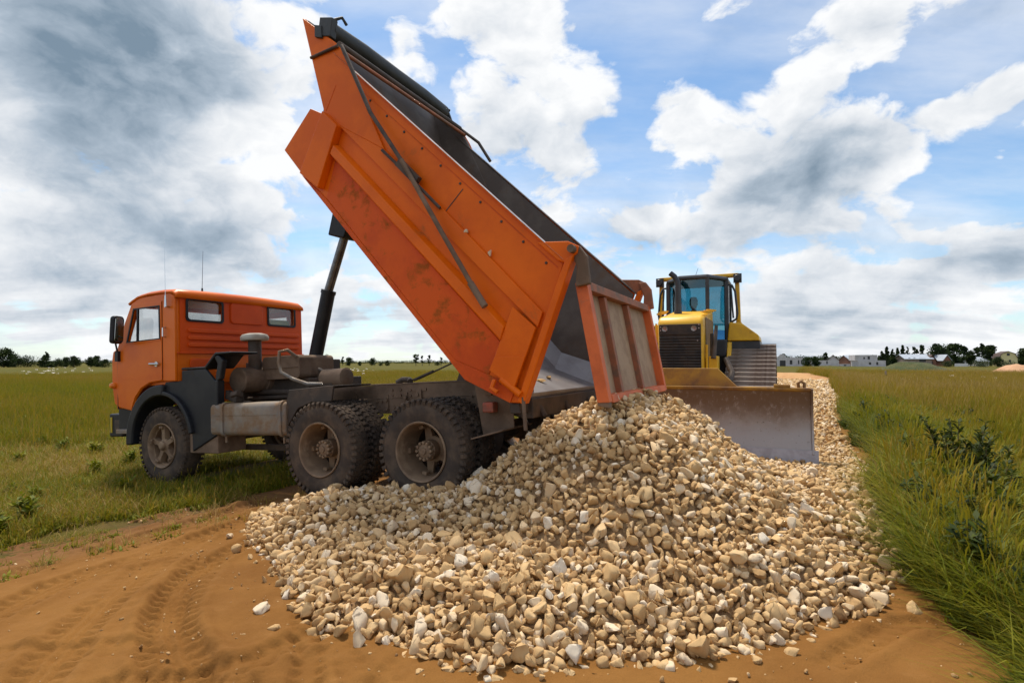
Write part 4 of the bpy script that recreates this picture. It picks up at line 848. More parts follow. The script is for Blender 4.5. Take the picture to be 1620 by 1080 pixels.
# ------------------------------------------------------------------ bulldozer (local x = its left as seen from the front, y = back, z = up)
m_yellow = mat('dozer_yellow', (.82, .46, .012), (.70, .37, .010), sc=2, c3=(.30, .17, .05), sc3=3, lo3=.55, hi3=.78, rough=.42, rough3=.8, bump=.04)
m_dozdark = mat('dozer_dark_paint', (.022, .024, .03), (.04, .04, .045), sc=4, rough=.4)
m_grille = mat('grille_black', (.022, .019, .016), (.05, .036, .024), sc=6, rough=.6)
m_shoe = mat('track_shoe_steel', (.30, .25, .22), (.21, .155, .125), sc=9, c3=(.14, .09, .065), sc3=6, lo3=.55, hi3=.75, rough=.55, metal=.15, bump=.15)
m_edge = mat('cutting_edge_steel', (.40, .37, .39), (.33, .30, .31), sc=6, c3=(.22, .15, .10), sc3=5, lo3=.6, hi3=.75, rough=.42, metal=.35, bump=.05, grain=.08)
m_spill = mat('rusty_yellow_plate', (.42, .22, .018), (.30, .14, .02), sc=2.2, c3=(.16, .075, .03), sc3=2.5, lo3=.45, hi3=.7, rough=.6, bump=.06)
def blade_mat():
    m = bpy.data.materials.new('scoured_blade'); m.use_nodes = True; N = NT(m.node_tree); b = N.n['Principled BSDF']
    co = N.node('ShaderNodeTexCoord').outputs['Object']; sp = N.node('ShaderNodeSeparateXYZ'); N.l.new(co, sp.inputs[0])
    n = N.noise(co, 3., 8, .65); st = N.noise(N.vm('MULTIPLY', co, (4., 2., 2.)), 4., 8, .72)
    h = N.m('ADD', sp.outputs[2], N.m('MULTIPLY_ADD', n, .5, -.25))
    col = N.mix(N.ss(h, .45, .95), (.36, .315, .29), (.20, .125, .08))
    col = N.mix(N.ss(st, .52, .74), col, (.40, .34, .31)); col = N.mix(N.ss(N.noise(co, 24., 5, .7), .62, .72), col, (.10, .055, .03))
    N.l.new(col, b.inputs['Base Color']); N.l.new(N.ss(h, .4, .9, .42, .8), b.inputs['Roughness']); b.inputs['Metallic'].default_value = .35
    bn = N.node('ShaderNodeBump'); bn.inputs['Strength'].default_value = .2; bn.inputs['Distance'].default_value = .01; N.l.new(st, bn.inputs['Height']); N.l.new(bn.outputs[0], b.inputs['Normal'])
    return m
m_blade = blade_mat()
m_tglass = glass('teal_tinted_glass', (.40, .66, .72), .22); m_bglass = glass('teal_tinted_glass_low', (.20, .42, .62), .25)
DZ = Vector((2.433, 8.721, .0)); DYAW = R(26)
doz = thing('bulldozer', 'yellow crawler bulldozer facing the camera behind the tipper with its blade down', 'bulldozer', DZ, -DYAW)
YZ = lambda x: (lambda a, c: (x, a, c))
def dp(name, poly, x0, x1, m, par=doz, bev=.012, **kw):   # polygon in (y,z) extruded across
    q = MB(); q.prism(poly, YZ(x0), YZ(x1)); return q.build(name, m, par, bev=bev, **kw)
# blade: curved mouldboard
prof = [(.02, .22), (.11, .36), (.165, .52), (.185, .70), (.165, .88), (.11, 1.04), (.07, 1.10)]
back = [(y+.05, z) for y, z in prof[::-1]]
blade = dp('blade', prof+back, -1.95, 1.98, m_blade, bev=.004, smooth=30)
for x in (-1.975, 1.98): dp('blade_end_plate', [(-.02, .20), (.08, .36), (.135, .52), (.155, .70), (.135, .88), (.08, 1.04), (.04, 1.115), (.30, 1.115), (.36, .6), (.25, .15)], x, x+.03, m_blade, blade, .006)
for x0, x1 in ((-2.0, -1.0), (-.995, .095), (.10, 1.09), (1.095, 2.06)):
    q = MB(); q.prism([(.015, .25), (-.055, -.02), (-.03, -.02), (.06, .25)], YZ(x0), YZ(x1))
    for x in (x0+.25, (x0+x1)/2, x1-.2): q.lathe([(0, .012), (.02, .008), (.02, 0)], (x, -.022, .13), (0, -.97, .24), 8)
    q.build('cutting_edge', m_edge, blade, bev=.004)
dp('blade_top_rail', [(.06, 1.09), (.06, 1.125), (.26, 1.125), (.26, 1.05), (.12, 1.05)], -1.95, 1.98, m_spill, blade, .008)
q = MB(); q.add([(-1.0, .16, 1.125), (1.0, .16, 1.125), (.72, .20, 1.40), (-.72, .20, 1.40), (-1.0, .22, 1.125), (1.0, .22, 1.125), (.72, .25, 1.40), (-.72, .25, 1.40)], [(0, 1, 2, 3), (7, 6, 5, 4), (0, 4, 5, 1), (1, 5, 6, 2), (2, 6, 7, 3), (3, 7, 4, 0)]); q.build('spill_guard', m_spill, blade, bev=.008)
q = MB(); q.box((1.50, .07, 1.127), (1.72, .2, 1.17)); q.build('blade_block', m_spill, blade, bev=.01)
q = MB(); q.tube([(1.83, .15, 1.11), (1.82, .15, 1.19), (1.86, .15, 1.215), (1.90, .15, 1.19), (1.90, .15, 1.11)], .022, 8); q.build('lifting_eye', m_spill, blade, smooth=50)
for x in (-.45, .45):
    q = MB(); q.tube([(x, .3, .45), (x*1.2, 2.2, .5)], .09, 10); q.build('push_arm', m_spill, doz)
# hood and grille
hood = [(1.30, .70), (1.30, 2.17), (1.33, 2.25), (1.42, 2.31), (2.85, 2.53), (2.85, .70)]
ho = dp('hood', hood, -.41, .38, m_yellow, bev=.055, smooth=40)
q = MB(); q.box((-.375, 1.285, 1.25), (.345, 1.298, 2.16)); q.build('grille_back', m_grille, ho)
q = MB(); q.box((-.375, 1.262, 1.98), (.345, 1.284, 2.165)); q.build('grille_header', m_grille, ho, bev=.006)
z = 1.26
while z < 1.95:
    for x0, x1 in ((-.37, -.135), (-.125, .105), (.115, .34)):
        q = MB(); q.prism([(1.284, z), (1.262, z+.012), (1.270, z+.028), (1.284, z+.036)], YZ(x0), YZ(x1)); q.build('grille_slat', m_grille, ho)
    z += .05
for x in (-.27, .23):
    q = MB(); q.lathe([(0, .012), (.035, .012), (.048, .018), (.052, 0)], (x, 1.262, 2.085), (0, -1, 0), 16); q.build('head_lamp', mat('lamp_lens', (.30, .25, .22), rough=.2, metal=.4), ho, smooth=40)
q = MB()
for x, zz in ((-.345, 2.12), (.315, 2.15), (.315, 2.09), (.29, 1.87), (-.345, 2.06)): q.lathe([(0, .008), (.011, .007), (.012, 0)], (x, 1.262, zz), (0, -1, 0), 8)
q.build('rivet', m_bare_highlight, ho)
q = MB(); q.tube([(.42, 1.45, 1.35), (.42, 1.45, 1.80)], .022, 8); q.build('grab_rail', m_yellow, ho)
q = MB(); q.tube([(-.45, 1.5, 1.85), (-.47, 1.5, 2.2)], .02, 8); q.build('grab_rail', m_yellow, ho)
for sx in (-1, 1):
    for k in range(3):
        q = MB(); cx = -.015+sx*(.40+.02*k); q.lathe([(.055, -.012), (.09, -.012), (.09, .012), (.055, .012)], (cx, 1.72+.22*k, 2.40+.035*k), (.1*sx, 0, 1), 18, closed=True); q.build('lifting_eye', m_yellow, ho, smooth=40)
q = MB(); q.box((.385, 1.6, 1.1), (.39, 2.8, 2.3)); q.build('hood_side', mat('perforated_brown', (.20, .12, .06), (.32, .18, .05), sc=30, rough=.7), ho)
# exhaust
q = MB(); q.tube([(-.19, 2.2, 2.40), (-.19, 2.2, 2.98), (-.205, 2.2, 3.07), (-.25, 2.2, 3.16), (-.33, 2.2, 3.23)], .052, 16, cap=False); q.tube([(-.19, 2.2, 2.40), (-.19, 2.2, 2.50)], .075, 16); q.build('exhaust_stack', m_dozdark, doz, smooth=50)
# hydraulic lift rams beside the hood
for sx in (-1, 1):
    q = MB(); q.box((sx*.50-.05, 1.45, 1.20), (sx*.50+.10, 1.75, 1.60)); q.build('ram_mount', m_yellow, doz, bev=.015)
    q = MB(); q.tube([(sx*.56, 1.7, 2.15), (sx*.53, 1.45, 1.55)], [.028, .045], 10); q.tube([(sx*.48, 1.7, 2.0), (sx*.50, 1.5, 1.5)], .03, 8); q.build('lift_ram', m_dark, doz)
    q = MB(); q.tube([(sx*.70, 1.9, 1.55), (sx*.82, 1.6, 1.30), (sx*.80, 1.4, 1.15)], .05, 10); q.build('hydraulic_hose', m_dark, doz)
# cab
plan = [(-.30, 2.86), (.30, 2.86), (.62, 3.42), (.62, 4.25), (-.62, 4.25), (-.62, 3.42)]
q = MB(); q.prism([(x*.99, y) for x, y in plan], lambda a, c: (a, c, 1.0), lambda a, c: (a, c, 1.62)); dcab = q.build('cab', m_dozdark, doz, bev=.02)
q = MB(); q.prism([(x*1.03, 3.5+(y-3.5)*1.03) for x, y in plan], lambda a, c: (a, c, 3.17), lambda a, c: (a*.97, 3.5+(c-3.5)*.97, 3.27)); q.build('cab_roof', m_dozdark, dcab, bev=.04)
def post(p, r=.04, z0=1.6, z1=3.2):
    q = MB(); q.box((p[0]-r, p[1]-r, z0), (p[0]+r, p[1]+r, z1)); q.build('cab_pillar', m_dozdark, dcab, bev=.01)
for p in [(-.275, 2.9), (.275, 2.9), (.59, 3.42), (.585, 4.2), (-.585, 4.2), (-.59, 3.42)]: post(p, .042 if p[1] > 3 else .036)
def pane(p, p2, z0, z1, m, name='cab_window'):
    q = MB(); d = Vector((p2[1]-p[1], p[0]-p2[0])).normalized()*.006
    q.add([(p[0], p[1], z0), (p2[0], p2[1], z0), (p2[0], p2[1], z1), (p[0], p[1], z1), (p[0]+d.x, p[1]+d.y, z0), (p2[0]+d.x, p2[1]+d.y, z0), (p2[0]+d.x, p2[1]+d.y, z1), (p[0]+d.x, p[1]+d.y, z1)], [(0, 1, 2, 3), (7, 6, 5, 4), (0, 4, 5, 1), (1, 5, 6, 2), (2, 6, 7, 3), (3, 7, 4, 0)]); q.build(name, m, dcab)
pane((-.24, 2.88), (.24, 2.88), 2.52, 3.17, m_tglass)
for sx in (-1, 1):
    pane((sx*.30, 2.93), (sx*.57, 3.40), 2.15, 3.17, m_tglass); pane((sx*.30, 2.93), (sx*.57, 3.40), 1.62, 2.15, m_bglass)
    pane((sx*.60, 3.47), (sx*.60, 4.15), 2.2, 3.17, m_tglass)
pane((-.55, 4.22), (.55, 4.22), 2.3, 3.17, m_tglass)
q = MB(); q.box((-.26, 2.86, 1.6), (.26, 2.90, 2.52)); q.build('cab_front_panel', m_dozdark, dcab)
q = MB(); q.box((-.24, 2.90, 3.0), (.24, 2.92, 3.17)); q.build('sun_blind', mat('teal_blind', (.03, .10, .11), rough=.5), dcab)
q = MB(); q.tube([(.0, 3.2, 3.27), (.06, 3.22, 3.46)], [.006, .003], 6); q.build('aerial', m_dozdark, dcab)
# rollover frame, work lamps, door grab rails
for sx in (-1, 1):
    q = MB(); q.add([(sx*.80-.045, 3.62, 2.35), (sx*.80+.045, 3.62, 2.35), (sx*.80+.045, 3.78, 2.35), (sx*.80-.045, 3.78, 2.35), (sx*.78-.04, 3.62, 3.32), (sx*.78+.04, 3.62, 3.32), (sx*.78+.04, 3.78, 3.32), (sx*.78-.04, 3.78, 3.32)], [(0, 3, 2, 1), (4, 5, 6, 7), (0, 1, 5, 4), (1, 2, 6, 5), (2, 3, 7, 6), (3, 0, 4, 7)])
    q.add([(sx*.80-.045, 3.62, 2.35), (sx*.80+.045, 3.62, 2.35), (sx*.80+.045, 3.78, 2.35), (sx*.80-.045, 3.78, 2.35), (sx*.84-.10, 3.58, 2.12), (sx*.84+.10, 3.58, 2.12), (sx*.84+.10, 3.85, 2.12), (sx*.84-.10, 3.85, 2.12)], [(0, 1, 5, 4), (1, 2, 6, 5), (2, 3, 7, 6), (3, 0, 4, 7), (4, 5, 6, 7), (0, 3, 2, 1)])
    q.build('rollover_post', m_yellow, doz, bev=.012)
    q = MB(); q.lathe([(0, .05), (.06, .05), (.07, .04), (.05, -.05), (0, -.06)], (sx*.80, 3.52, 3.24), (0, -1, 0), 14); q.box((sx*.80-.08, 3.55, 3.15), (sx*.80+.08, 3.60, 3.34)); q.build('work_lamp', m_dozdark, doz, smooth=40)
    q = MB(); q.tube([(sx*.62, 3.44, 3.1), (sx*.70, 3.40, 3.08), (sx*.76, 3.40, 2.95), (sx*.80, 3.40, 2.50), (sx*.78, 3.40, 2.38), (sx*.68, 3.42, 2.32)], .022, 8); q.tube([(sx*.68, 3.40, 3.05), (sx*.72, 3.40, 2.4)], .018, 8); q.build('door_grab_rail', m_dozdark, doz, smooth=50)
q = MB(); q.box((-.82, 3.60, 3.29), (.82, 3.80, 3.36)); q.build('rollover_beam', m_yellow, doz, bev=.015)
q = MB(); q.box((-.25, 3.5, 1.62), (.25, 4.0, 1.95)); q.prism([(3.85, 1.9), (4.05, 1.9), (4.12, 2.62), (3.98, 2.62)], YZ(-.26), YZ(.24)); q.build('seat', m_seat, dcab, bev=.05)
q = MB(); q.box((-.62, 3.0, 1.6), (.62, 3.45, 1.95)); q.build('dashboard', m_seat, dcab, bev=.04)
# fenders
for sx in (-1, 1):
    q = MB(); f_ = [(sx*.62, 1.92), (sx*.66, 2.30), (sx*.90, 2.27), (sx*1.20, 2.03), (sx*1.22, 1.92)]
    q.prism(f_, lambda a, c: (a, 3.15, c), lambda a, c: (a, 4.4, c)); q.build('fender', m_yellow, doz, bev=.02)
    q = MB(); q.box((min(sx*.64, sx*1.22), 3.2, 1.76), (max(sx*.64, sx*1.22), 4.4, 1.91)); q.build('fender_skirt', m_dozdark, doz)
    q = MB(); q.prism([(3.15, 1.90), (2.7, 1.3), (2.85, 1.3), (3.3, 1.90)], YZ(sx*.62), YZ(sx*.70)); q.build('fender_stay', m_yellow, doz, bev=.01)
# crawler tracks: triangular loop, high rear sprocket
circ = [((1.42, .44), .40), ((3.95, .44), .40), ((3.55, 1.33), .43)]
def hull(pts):
    pts = sorted(set(pts)); cross = lambda o, a, b: (a[0]-o[0])*(b[1]-o[1])-(a[1]-o[1])*(b[0]-o[0]); lo = []; up = []
    for p in pts:
        while len(lo) > 1 and cross(lo[-2], lo[-1], p) <= 0: lo.pop()
        lo.append(p)
    for p in reversed(pts):
        while len(up) > 1 and cross(up[-2], up[-1], p) <= 0: up.pop()
        up.append(p)
    return lo[:-1]+up[:-1]
loop = hull([(round(c[0]+r*math.cos(k*math.pi/30), 4), round(c[1]+r*math.sin(k*math.pi/30), 4)) for c, r in circ for k in range(60)])
LP = np.array(loop+[loop[0]]); seg_ = np.r_[0, np.cumsum(np.linalg.norm(np.diff(LP, axis=0), axis=1))]; nsh = int(seg_[-1]/.19)
q = MB(); q.box((-.43, -.085, -.012), (.43, .085, .012)); q.prism([(-.085, .012), (-.066, .085), (-.046, .085), (-.03, .012)], YZ(-.43), YZ(.43)); q.box((-.12, -.08, -.05), (-.06, .08, -.012)); q.box((.06, -.08, -.05), (.12, .08, -.012))
proto = q.build('track_shoe', m_shoe, None, bev=.004); shoe_me = proto.data; bpy.data.objects.remove(proto)
for sx in (-1, 1):
    xc = sx*1.08
    q = MB()
    for c, r in circ: q.lathe([(0, -.13), (r-.14, -.13), (r-.11, -.10), (r-.08, -.05), (r-.08, .05), (r-.11, .1), (r-.14, .13), (0, .13)], (xc, *c), (1, 0, 0), 28)
    q.prism([(1.4, .30), (4.0, .30), (3.9, .62), (1.6, .62)], YZ(xc-.16), YZ(xc+.16)); q.prism([(2.6, .6), (3.9, .6), (3.75, 1.3), (3.35, 1.3)], YZ(xc-.12), YZ(xc+.12))
    tr = q.build('crawler_track', m_dark, doz, smooth=40)
    for k in range(nsh):
        d = (k+.5)*seg_[-1]/nsh; i = min(np.searchsorted(seg_, d)-1, len(LP)-2); f_ = (d-seg_[i])/(seg_[i+1]-seg_[i]); p = LP[i]+(LP[i+1]-LP[i])*f_; t = (LP[i+1]-LP[i])/np.linalg.norm(LP[i+1]-LP[i])
        o = bpy.data.objects.new('track_shoe', shoe_me); COL.objects.link(o); o.parent = tr
        n = np.array([t[1], -t[0]])           # outward normal of a counter-clockwise loop
        o.matrix_local = Matrix(((1, 0, 0, xc), (0, t[0], n[0], p[0]+n[0]*.02), (0, t[1], n[1], p[1]+n[1]*.02), (0, 0, 0, 1)))
q = MB(); q.box((-.5, 2.2, .45), (.5, 4.3, 1.1)); q.build('main_frame', m_dark, doz, bev=.03)

# ------------------------------------------------------------------ driver, seated in the cab
m_cloth = mat('dark_work_jacket', (.025, .03, .04), (.04, .045, .055), sc=12, rough=.9); m_skin = mat('skin', (.42, .24, .16), rough=.6); m_cap = mat('dark_cap', (.02, .02, .025), rough=.85)
def person_seated():
    J = {'pelvis': (0, 0, .10), 'belly': (0, -.01, .28), 'chest': (0, -.02, .48), 'neck': (0, -.03, .62), 'nape': (0, -.035, .70),
         'shL': (.19, -.02, .56), 'elL': (.25, -.14, .30), 'wrL': (.19, -.36, .26), 'shR': (-.19, -.02, .56), 'elR': (-.25, -.14, .30), 'wrR': (-.19, -.36, .26),
         'hipL': (.10, -.05, .09), 'knL': (.14, -.46, .14), 'anL': (.14, -.52, -.28), 'toL': (.15, -.68, -.33), 'hipR': (-.10, -.05, .09), 'knR': (-.14, -.46, .14), 'anR': (-.14, -.52, -.28), 'toR': (-.15, -.68, -.33)}
    rad = dict(pelvis=.15, belly=.145, chest=.15, neck=.065, nape=.055, shL=.075, shR=.075, elL=.05, elR=.05, wrL=.034, wrR=.034, hipL=.095, hipR=.095, knL=.07, knR=.07, anL=.05, anR=.05, toL=.045, toR=.045)
    Ed = [('pelvis', 'belly'), ('belly', 'chest'), ('chest', 'neck'), ('neck', 'nape'), ('chest', 'shL'), ('shL', 'elL'), ('elL', 'wrL'), ('chest', 'shR'), ('shR', 'elR'), ('elR', 'wrR'), ('pelvis', 'hipL'), ('hipL', 'knL'), ('knL', 'anL'), ('anL', 'toL'), ('pelvis', 'hipR'), ('hipR', 'knR'), ('knR', 'anR'), ('anR', 'toR')]
    ks = list(J); me = bpy.data.meshes.new('person'); me.from_pydata([J[k] for k in ks], [(ks.index(a), ks.index(b)) for a, b in Ed], [])
    o = put('person', me, None, m_cloth, label='driver in a dark cap and jacket seated at the bulldozer controls', cat='person')
    o.modifiers.new('skin', 'SKIN')
    for i, k in enumerate(ks): me.skin_vertices[0].data[i].radius = (rad[k], rad[k]*.85); me.skin_vertices[0].data[i].use_root = (k == 'pelvis')
    sb = o.modifiers.new('sub', 'SUBSURF'); sb.levels = 2; sb.render_levels = 2
    q = MB(); q.lathe([(0, -.115), (.04, -.11), (.062, -.08), (.072, -.03), (.078, .02), (.078, .06), (.065, .105), (.035, .125), (0, .13)], (0, -.06, .80), (0, -.08, 1), 20); hd = q.build('head', m_skin, o, smooth=80)
    q = MB(); q.obox((0, -.145, .79), (.012, 0, 0), (0, .02, 0), (0, -.006, .022)); q.build('nose', m_skin, hd, bev=.006)
    for x in (-.078, .078): q = MB(); q.obox((x, -.05, .80), (.008, 0, 0), (0, .018, 0), (0, 0, .03)); q.build('ear', m_skin, hd, bev=.008)
    for x in (-.03, .03): q = MB(); q.lathe([(0, .006), (.011, .003), (.012, -.004)], (x, -.132, .825), (0, -1, 0), 8); q.build('eye', m_cap, hd)
    q = MB(); q.obox((0, -.13, .745), (.024, 0, 0), (0, .006, 0), (0, 0, .004)); q.build('mouth', mat('lips', (.30, .13, .10), rough=.6), hd)
    q = MB(); q.lathe([(0, .10), (.05, .09), (.078, .055), (.088, 0), (.084, -.02)], (0, -.055, .86), (0, -.05, 1), 20); q.prism([(-.06, -.12), (.06, -.12), (.05, -.20), (-.05, -.20)], lambda a, c: (a, c, .868), lambda a, c: (a, c, .880)); q.build('cap', m_cap, o, smooth=60)
    for sx in (-1, 1):
        q = MB(); q.obox((sx*.185, -.41, .262), (.036, 0, 0), (0, .045, 0), (0, 0, .014))
        for f_, (dx, ln) in enumerate(((-.028, .055), (-.009, .065), (.010, .062), (.028, .048))): q.tube([(sx*.185+dx, -.445, .264), (sx*.185+dx, -.445-ln*.55, .258), (sx*.185+dx, -.445-ln*.8, .232)], [.0095, .009, .007], 6)
        q.tube([(sx*.185-sx*.034, -.40, .26), (sx*.185-sx*.06, -.43, .25), (sx*.185-sx*.058, -.455, .236)], [.011, .010, .008], 6); q.build('hand', m_skin, o, smooth=60)
    return o
drv = person_seated(); drv.matrix_world = Matrix.Translation(DZ) @ Matrix.Rotation(-DYAW, 4, 'Z') @ Matrix.Translation((-.10, 3.72, 1.95))

# ------------------------------------------------------------------ grass and herbs: instanced tufts
def tuft(name, seed, n, h, hv, rad, width, lean, tintc, tintv, seedhead=0., broad=0, segs=3):
    r = np.random.default_rng(seed); V = []; F = []; T = []
    def ribbon(p, d, ln, w, ben, t, tip=0.05, sg=segs):
        b0 = len(V); sd = np.array([-d[1], d[0], 0])
        for i in range(sg+1):
            u = i/sg; c = p+np.array([d[0], d[1], 0])*ln*ben*u*u+np.array([0, 0, 1])*ln*(u-ben*.45*u*u); ww = w*(1-u)**.7 if tip < .1 else w*math.sin(math.pi*min(.97, .12+.86*u))
            V.append(c-sd*ww/2); V.append(c+sd*ww/2); T.extend([t+.05*u, t+.05*u])
        for i in range(sg): F.append((b0+2*i, b0+2*i+1, b0+2*i+3, b0+2*i+2))
    for k in range(n):
        a = r.uniform(0, 6.283); rr = rad*math.sqrt(r.random()); p = np.array([rr*math.cos(a), rr*math.sin(a), -.02]); b = r.uniform(0, 6.283); d = np.array([math.cos(b), math.sin(b)])
        hh = h*math.exp(r.normal()*hv); t = np.clip(r.normal(tintc, tintv), 0, 1); ribbon(p, d, hh, width*r.uniform(.6, 1.3), max(.05, r.normal(lean, .18)), t)
        if r.random() < seedhead:
            q = p+np.array([0, 0, hh*.85]); ribbon(p, d, hh*1.15, width*.45, .12, min(1, t+.12)); ribbon(q+np.array([d[0], d[1], 0])*hh*.10, d, hh*.26, min(width*1.5, .013), .3, .74, 1, 2)
    for k in range(broad):
        a = r.uniform(0, 6.283); rr = rad*.8*math.sqrt(r.random()); p = np.array([rr*math.cos(a), rr*math.sin(a), 0]); b = r.uniform(0, 6.283)
        ribbon(p, np.array([math.cos(b), math.sin(b)]), h*r.uniform(.35, .8), h*.22*r.uniform(.6, 1.2), r.uniform(.6, 1.), np.clip(r.normal(tintc-.12, .08), 0, 1), 1, 3)
    me = npmesh(name, np.array(V), np.array(F), T); me.materials.append(m_grass)
    o = bpy.data.objects.new(name, me); return o
GR = [(0, (.020, .036, .008)), (.2, (.07, .095, .008)), (.42, (.155, .185, .010)), (.62, (.255, .235, .012)), (.8, (.33, .22, .020)), (1., (.40, .27, .09))]
m_grass = attr_mat('grass_blades', GR, transl=.32, rough=.6, inst=True, spec=.2)
def instancer(name, protos, P, rot, scl, idx, tone, kind='stuff'):
    me = bpy.data.meshes.new(name); me.vertices.add(len(P)); me.vertices.foreach_set('co', np.asarray(P, np.float32).ravel())
    for nm, ty, arr in (('rot', 'FLOAT', rot), ('scl', 'FLOAT', scl), ('tone', 'FLOAT', tone)):
        a = me.attributes.new(nm, ty, 'POINT'); a.data.foreach_set('value', np.asarray(arr, np.float32))
    a = me.attributes.new('pick', 'INT', 'POINT'); a.data.foreach_set('value', np.asarray(idx, np.int32))
    o = put(name, me, None, m_grass, kind=kind)
    ng = bpy.data.node_groups.new(name, 'GeometryNodeTree'); ng.interface.new_socket('Geometry', in_out='INPUT', socket_type='NodeSocketGeometry'); ng.interface.new_socket('Geometry', in_out='OUTPUT', socket_type='NodeSocketGeometry')
    n, l = ng.nodes, ng.links; gi = n.new('NodeGroupInput'); go = n.new('NodeGroupOutput'); mp = n.new('GeometryNodeMeshToPoints'); l.new(gi.outputs[0], mp.inputs['Mesh'])
    def attr(nm, ty):
        a = n.new('GeometryNodeInputNamedAttribute'); a.data_type = ty; a.inputs[0].default_value = nm; return a.outputs[0]
    jg = n.new('GeometryNodeGeometryToInstance') 
    for p in protos:
        oi = n.new('GeometryNodeObjectInfo'); oi.inputs['Object'].default_value = p; oi.inputs['As Instance'].default_value = True; l.new(oi.outputs['Geometry'], jg.inputs[0])
    iop = n.new('GeometryNodeInstanceOnPoints'); l.new(mp.outputs[0], iop.inputs['Points']); 
    jn = n.new('GeometryNodeJoinGeometry')
    for p in protos[::-1]:
        oi = n.new('GeometryNodeObjectInfo'); oi.inputs['Object'].default_value = p; oi.inputs['As Instance'].default_value = True; l.new(oi.outputs['Geometry'], jn.inputs[0])
    n.remove(jg)
    l.new(jn.outputs[0], iop.inputs['Instance']); iop.inputs['Pick Instance'].default_value = True; l.new(attr('pick', 'INT'), iop.inputs['Instance Index'])
    cx = n.new('ShaderNodeCombineXYZ'); l.new(attr('rot', 'FLOAT'), cx.inputs[2]); l.new(cx.outputs[0], iop.inputs['Rotation']); l.new(attr('scl', 'FLOAT'), iop.inputs['Scale']); l.new(iop.outputs[0], go.inputs[0])
    md = o.modifiers.new('tufts', 'NODES'); md.node_group = ng; return o
def grass():
    r = np.random.default_rng(77)
    short = [tuft('short_tuft', 10+i, 40, .12, .40, .16, .010, .6, .46, .16, .04, 12) for i in range(4)]
    straw = [tuft('straw_tuft', 30+i, 40, .20, .3, .18, .006, .8, .82, .12, .1, 1) for i in range(2)]
    tall = [tuft('meadow_tuft', 20+i, 46, .42, .32, .22, .0065, .38, .58, .14, .30, 2) for i in range(4)]
    lush = [tuft('lush_tuft', 40+i, 44, .36, .35, .24, .013, .85, .40, .20, .12, 22) for i in range(3)]
    far = [tuft('far_tuft', 50+i, 90, .42, .35, .55, .018, .35, .56, .15, .3, 0, 2) for i in range(3)]
    def herb(name, seed, h, w, n, tc):
        q = np.random.default_rng(seed); V = []; F = []; T = []
        for k in range(n):
            a = q.uniform(0, 6.28); top = np.array([w*.5*math.cos(a)*q.uniform(.2, 1), w*.5*math.sin(a)*q.uniform(.2, 1), h*q.uniform(.65, 1.05)])
            sd = np.array([-math.sin(a), math.cos(a), 0])*.005; b0 = len(V); V += [-sd, sd, top+sd*.4, top-sd*.4]; F.append((b0, b0+1, b0+2, b0+3)); T += [.35]*4
            for j in range(22):
                u = q.uniform(.15, 1.); c = top*u; aa = q.uniform(0, 6.28); ln = .12*(1.2-u*.7)*q.uniform(.6, 1.3); d = np.array([math.cos(aa), math.sin(aa), q.uniform(-.4, 1.1)])*ln; s2 = np.array([-math.sin(aa), math.cos(aa), q.uniform(-.3, .3)])*ln*.24
                b0 = len(V); V += [c, c+d*.5+s2, c+d-np.array([0, 0, ln*.15]), c+d*.5-s2]; F.append((b0, b0+1, b0+2, b0+3)); T += [np.clip(q.normal(tc, .09), 0, 1)]*4
        me = npmesh(name, np.array(V), np.array(F), T); me.materials.append(m_grass); return bpy.data.objects.new(name, me)
    herbs = [herb('leafy_herb', 60, .42, .34, 7, .30), herb('leafy_herb', 61, .55, .36, 7, .20), herb('leafy_herb', 62, .24, .3, 6, .36), herb('leafy_herb', 63, .30, .24, 5, .45)]
    def polar(n, a0, a1, d0, d1, pw=1.):
        d = d0+(d1-d0)*r.random(n)**pw; a = np.radians(r.uniform(a0, a1, n)); return d*np.sin(a), d*np.cos(a)
    def offroad(x, y, ml, mr):
        l, w = lw(x, y); return (w < wL(l)-ml) | (w > wR(l)+mr)
    sets = []
    # left: trodden short grass near the truck
    x, y = polar(30000, -50, 10, 4.2, 20, 1.15); l, w = lw(x, y); edge = -6.6+.55*vn2.fbm(x*1.1, y*1.1, 4)
    k = (w < edge+.25) & (vn.fbm(x*.7, y*.7, 3)+.35*r.random(len(x)) > -.12); x, y = x[k], y[k]
    idx = np.where(r.random(len(x)) < .16, 4+r.integers(0, 2, len(x)), r.integers(0, 4, len(x))); tone = .05*r.normal(size=len(x))+.26*vn2.fbm(x*.55, y*.55, 3)+.11
    hz = r.random(len(x)) < .005; idx = np.where(hz, np.where(r.random(len(x)) < .5, 6, 7), idx); tone = tone-.04*hz
    sets.append(('meadow_grass', short+straw+[herbs[2], herbs[3]], x, y, r.uniform(.6, 1.25, len(x))*np.interp(np.hypot(x, y), [4, 9, 20], [1., .85, 1.5]), idx, tone))
    # left and middle: taller meadow beyond
    x, y = polar(46000, -50, 14, 14, 80, .9); l, w = lw(x, y); k = (w < -8) & (r.random(len(x)) < sstep(np.hypot(x, y)+6*vn.fbm(x*.12, y*.12, 3), 13, 24)); x, y = x[k], y[k]
    sets.append(('meadow_grass', far, x, y, r.uniform(.45, .95, len(x)), r.integers(0, 3, len(x)), .05*r.normal(size=len(x))+.20*vn2.fbm(x*.11, y*.16, 3)+.0))
    # right: tall meadow
    x, y = polar(44000, 20, 50, 2.4, 24, 1.); l, w = lw(x, y); e = edge_dist(x, y); k = (w > wR(l)+np.interp(l, [3., 4.2, 5.5, 9.], [.28, .12, -.2, -.8])+.3*vn.fbm(x*1.5, y*1.5, 3)) & (e < -.02-.38*sstep(l, 7., 9.)-.28*np.clip(vn2.fbm(x*2.6, y*2.6, 3)+.2, 0, 1)+.22*(r.random(len(x)) < .06)); x, y = x[k], y[k]; l, w = lw(x, y)
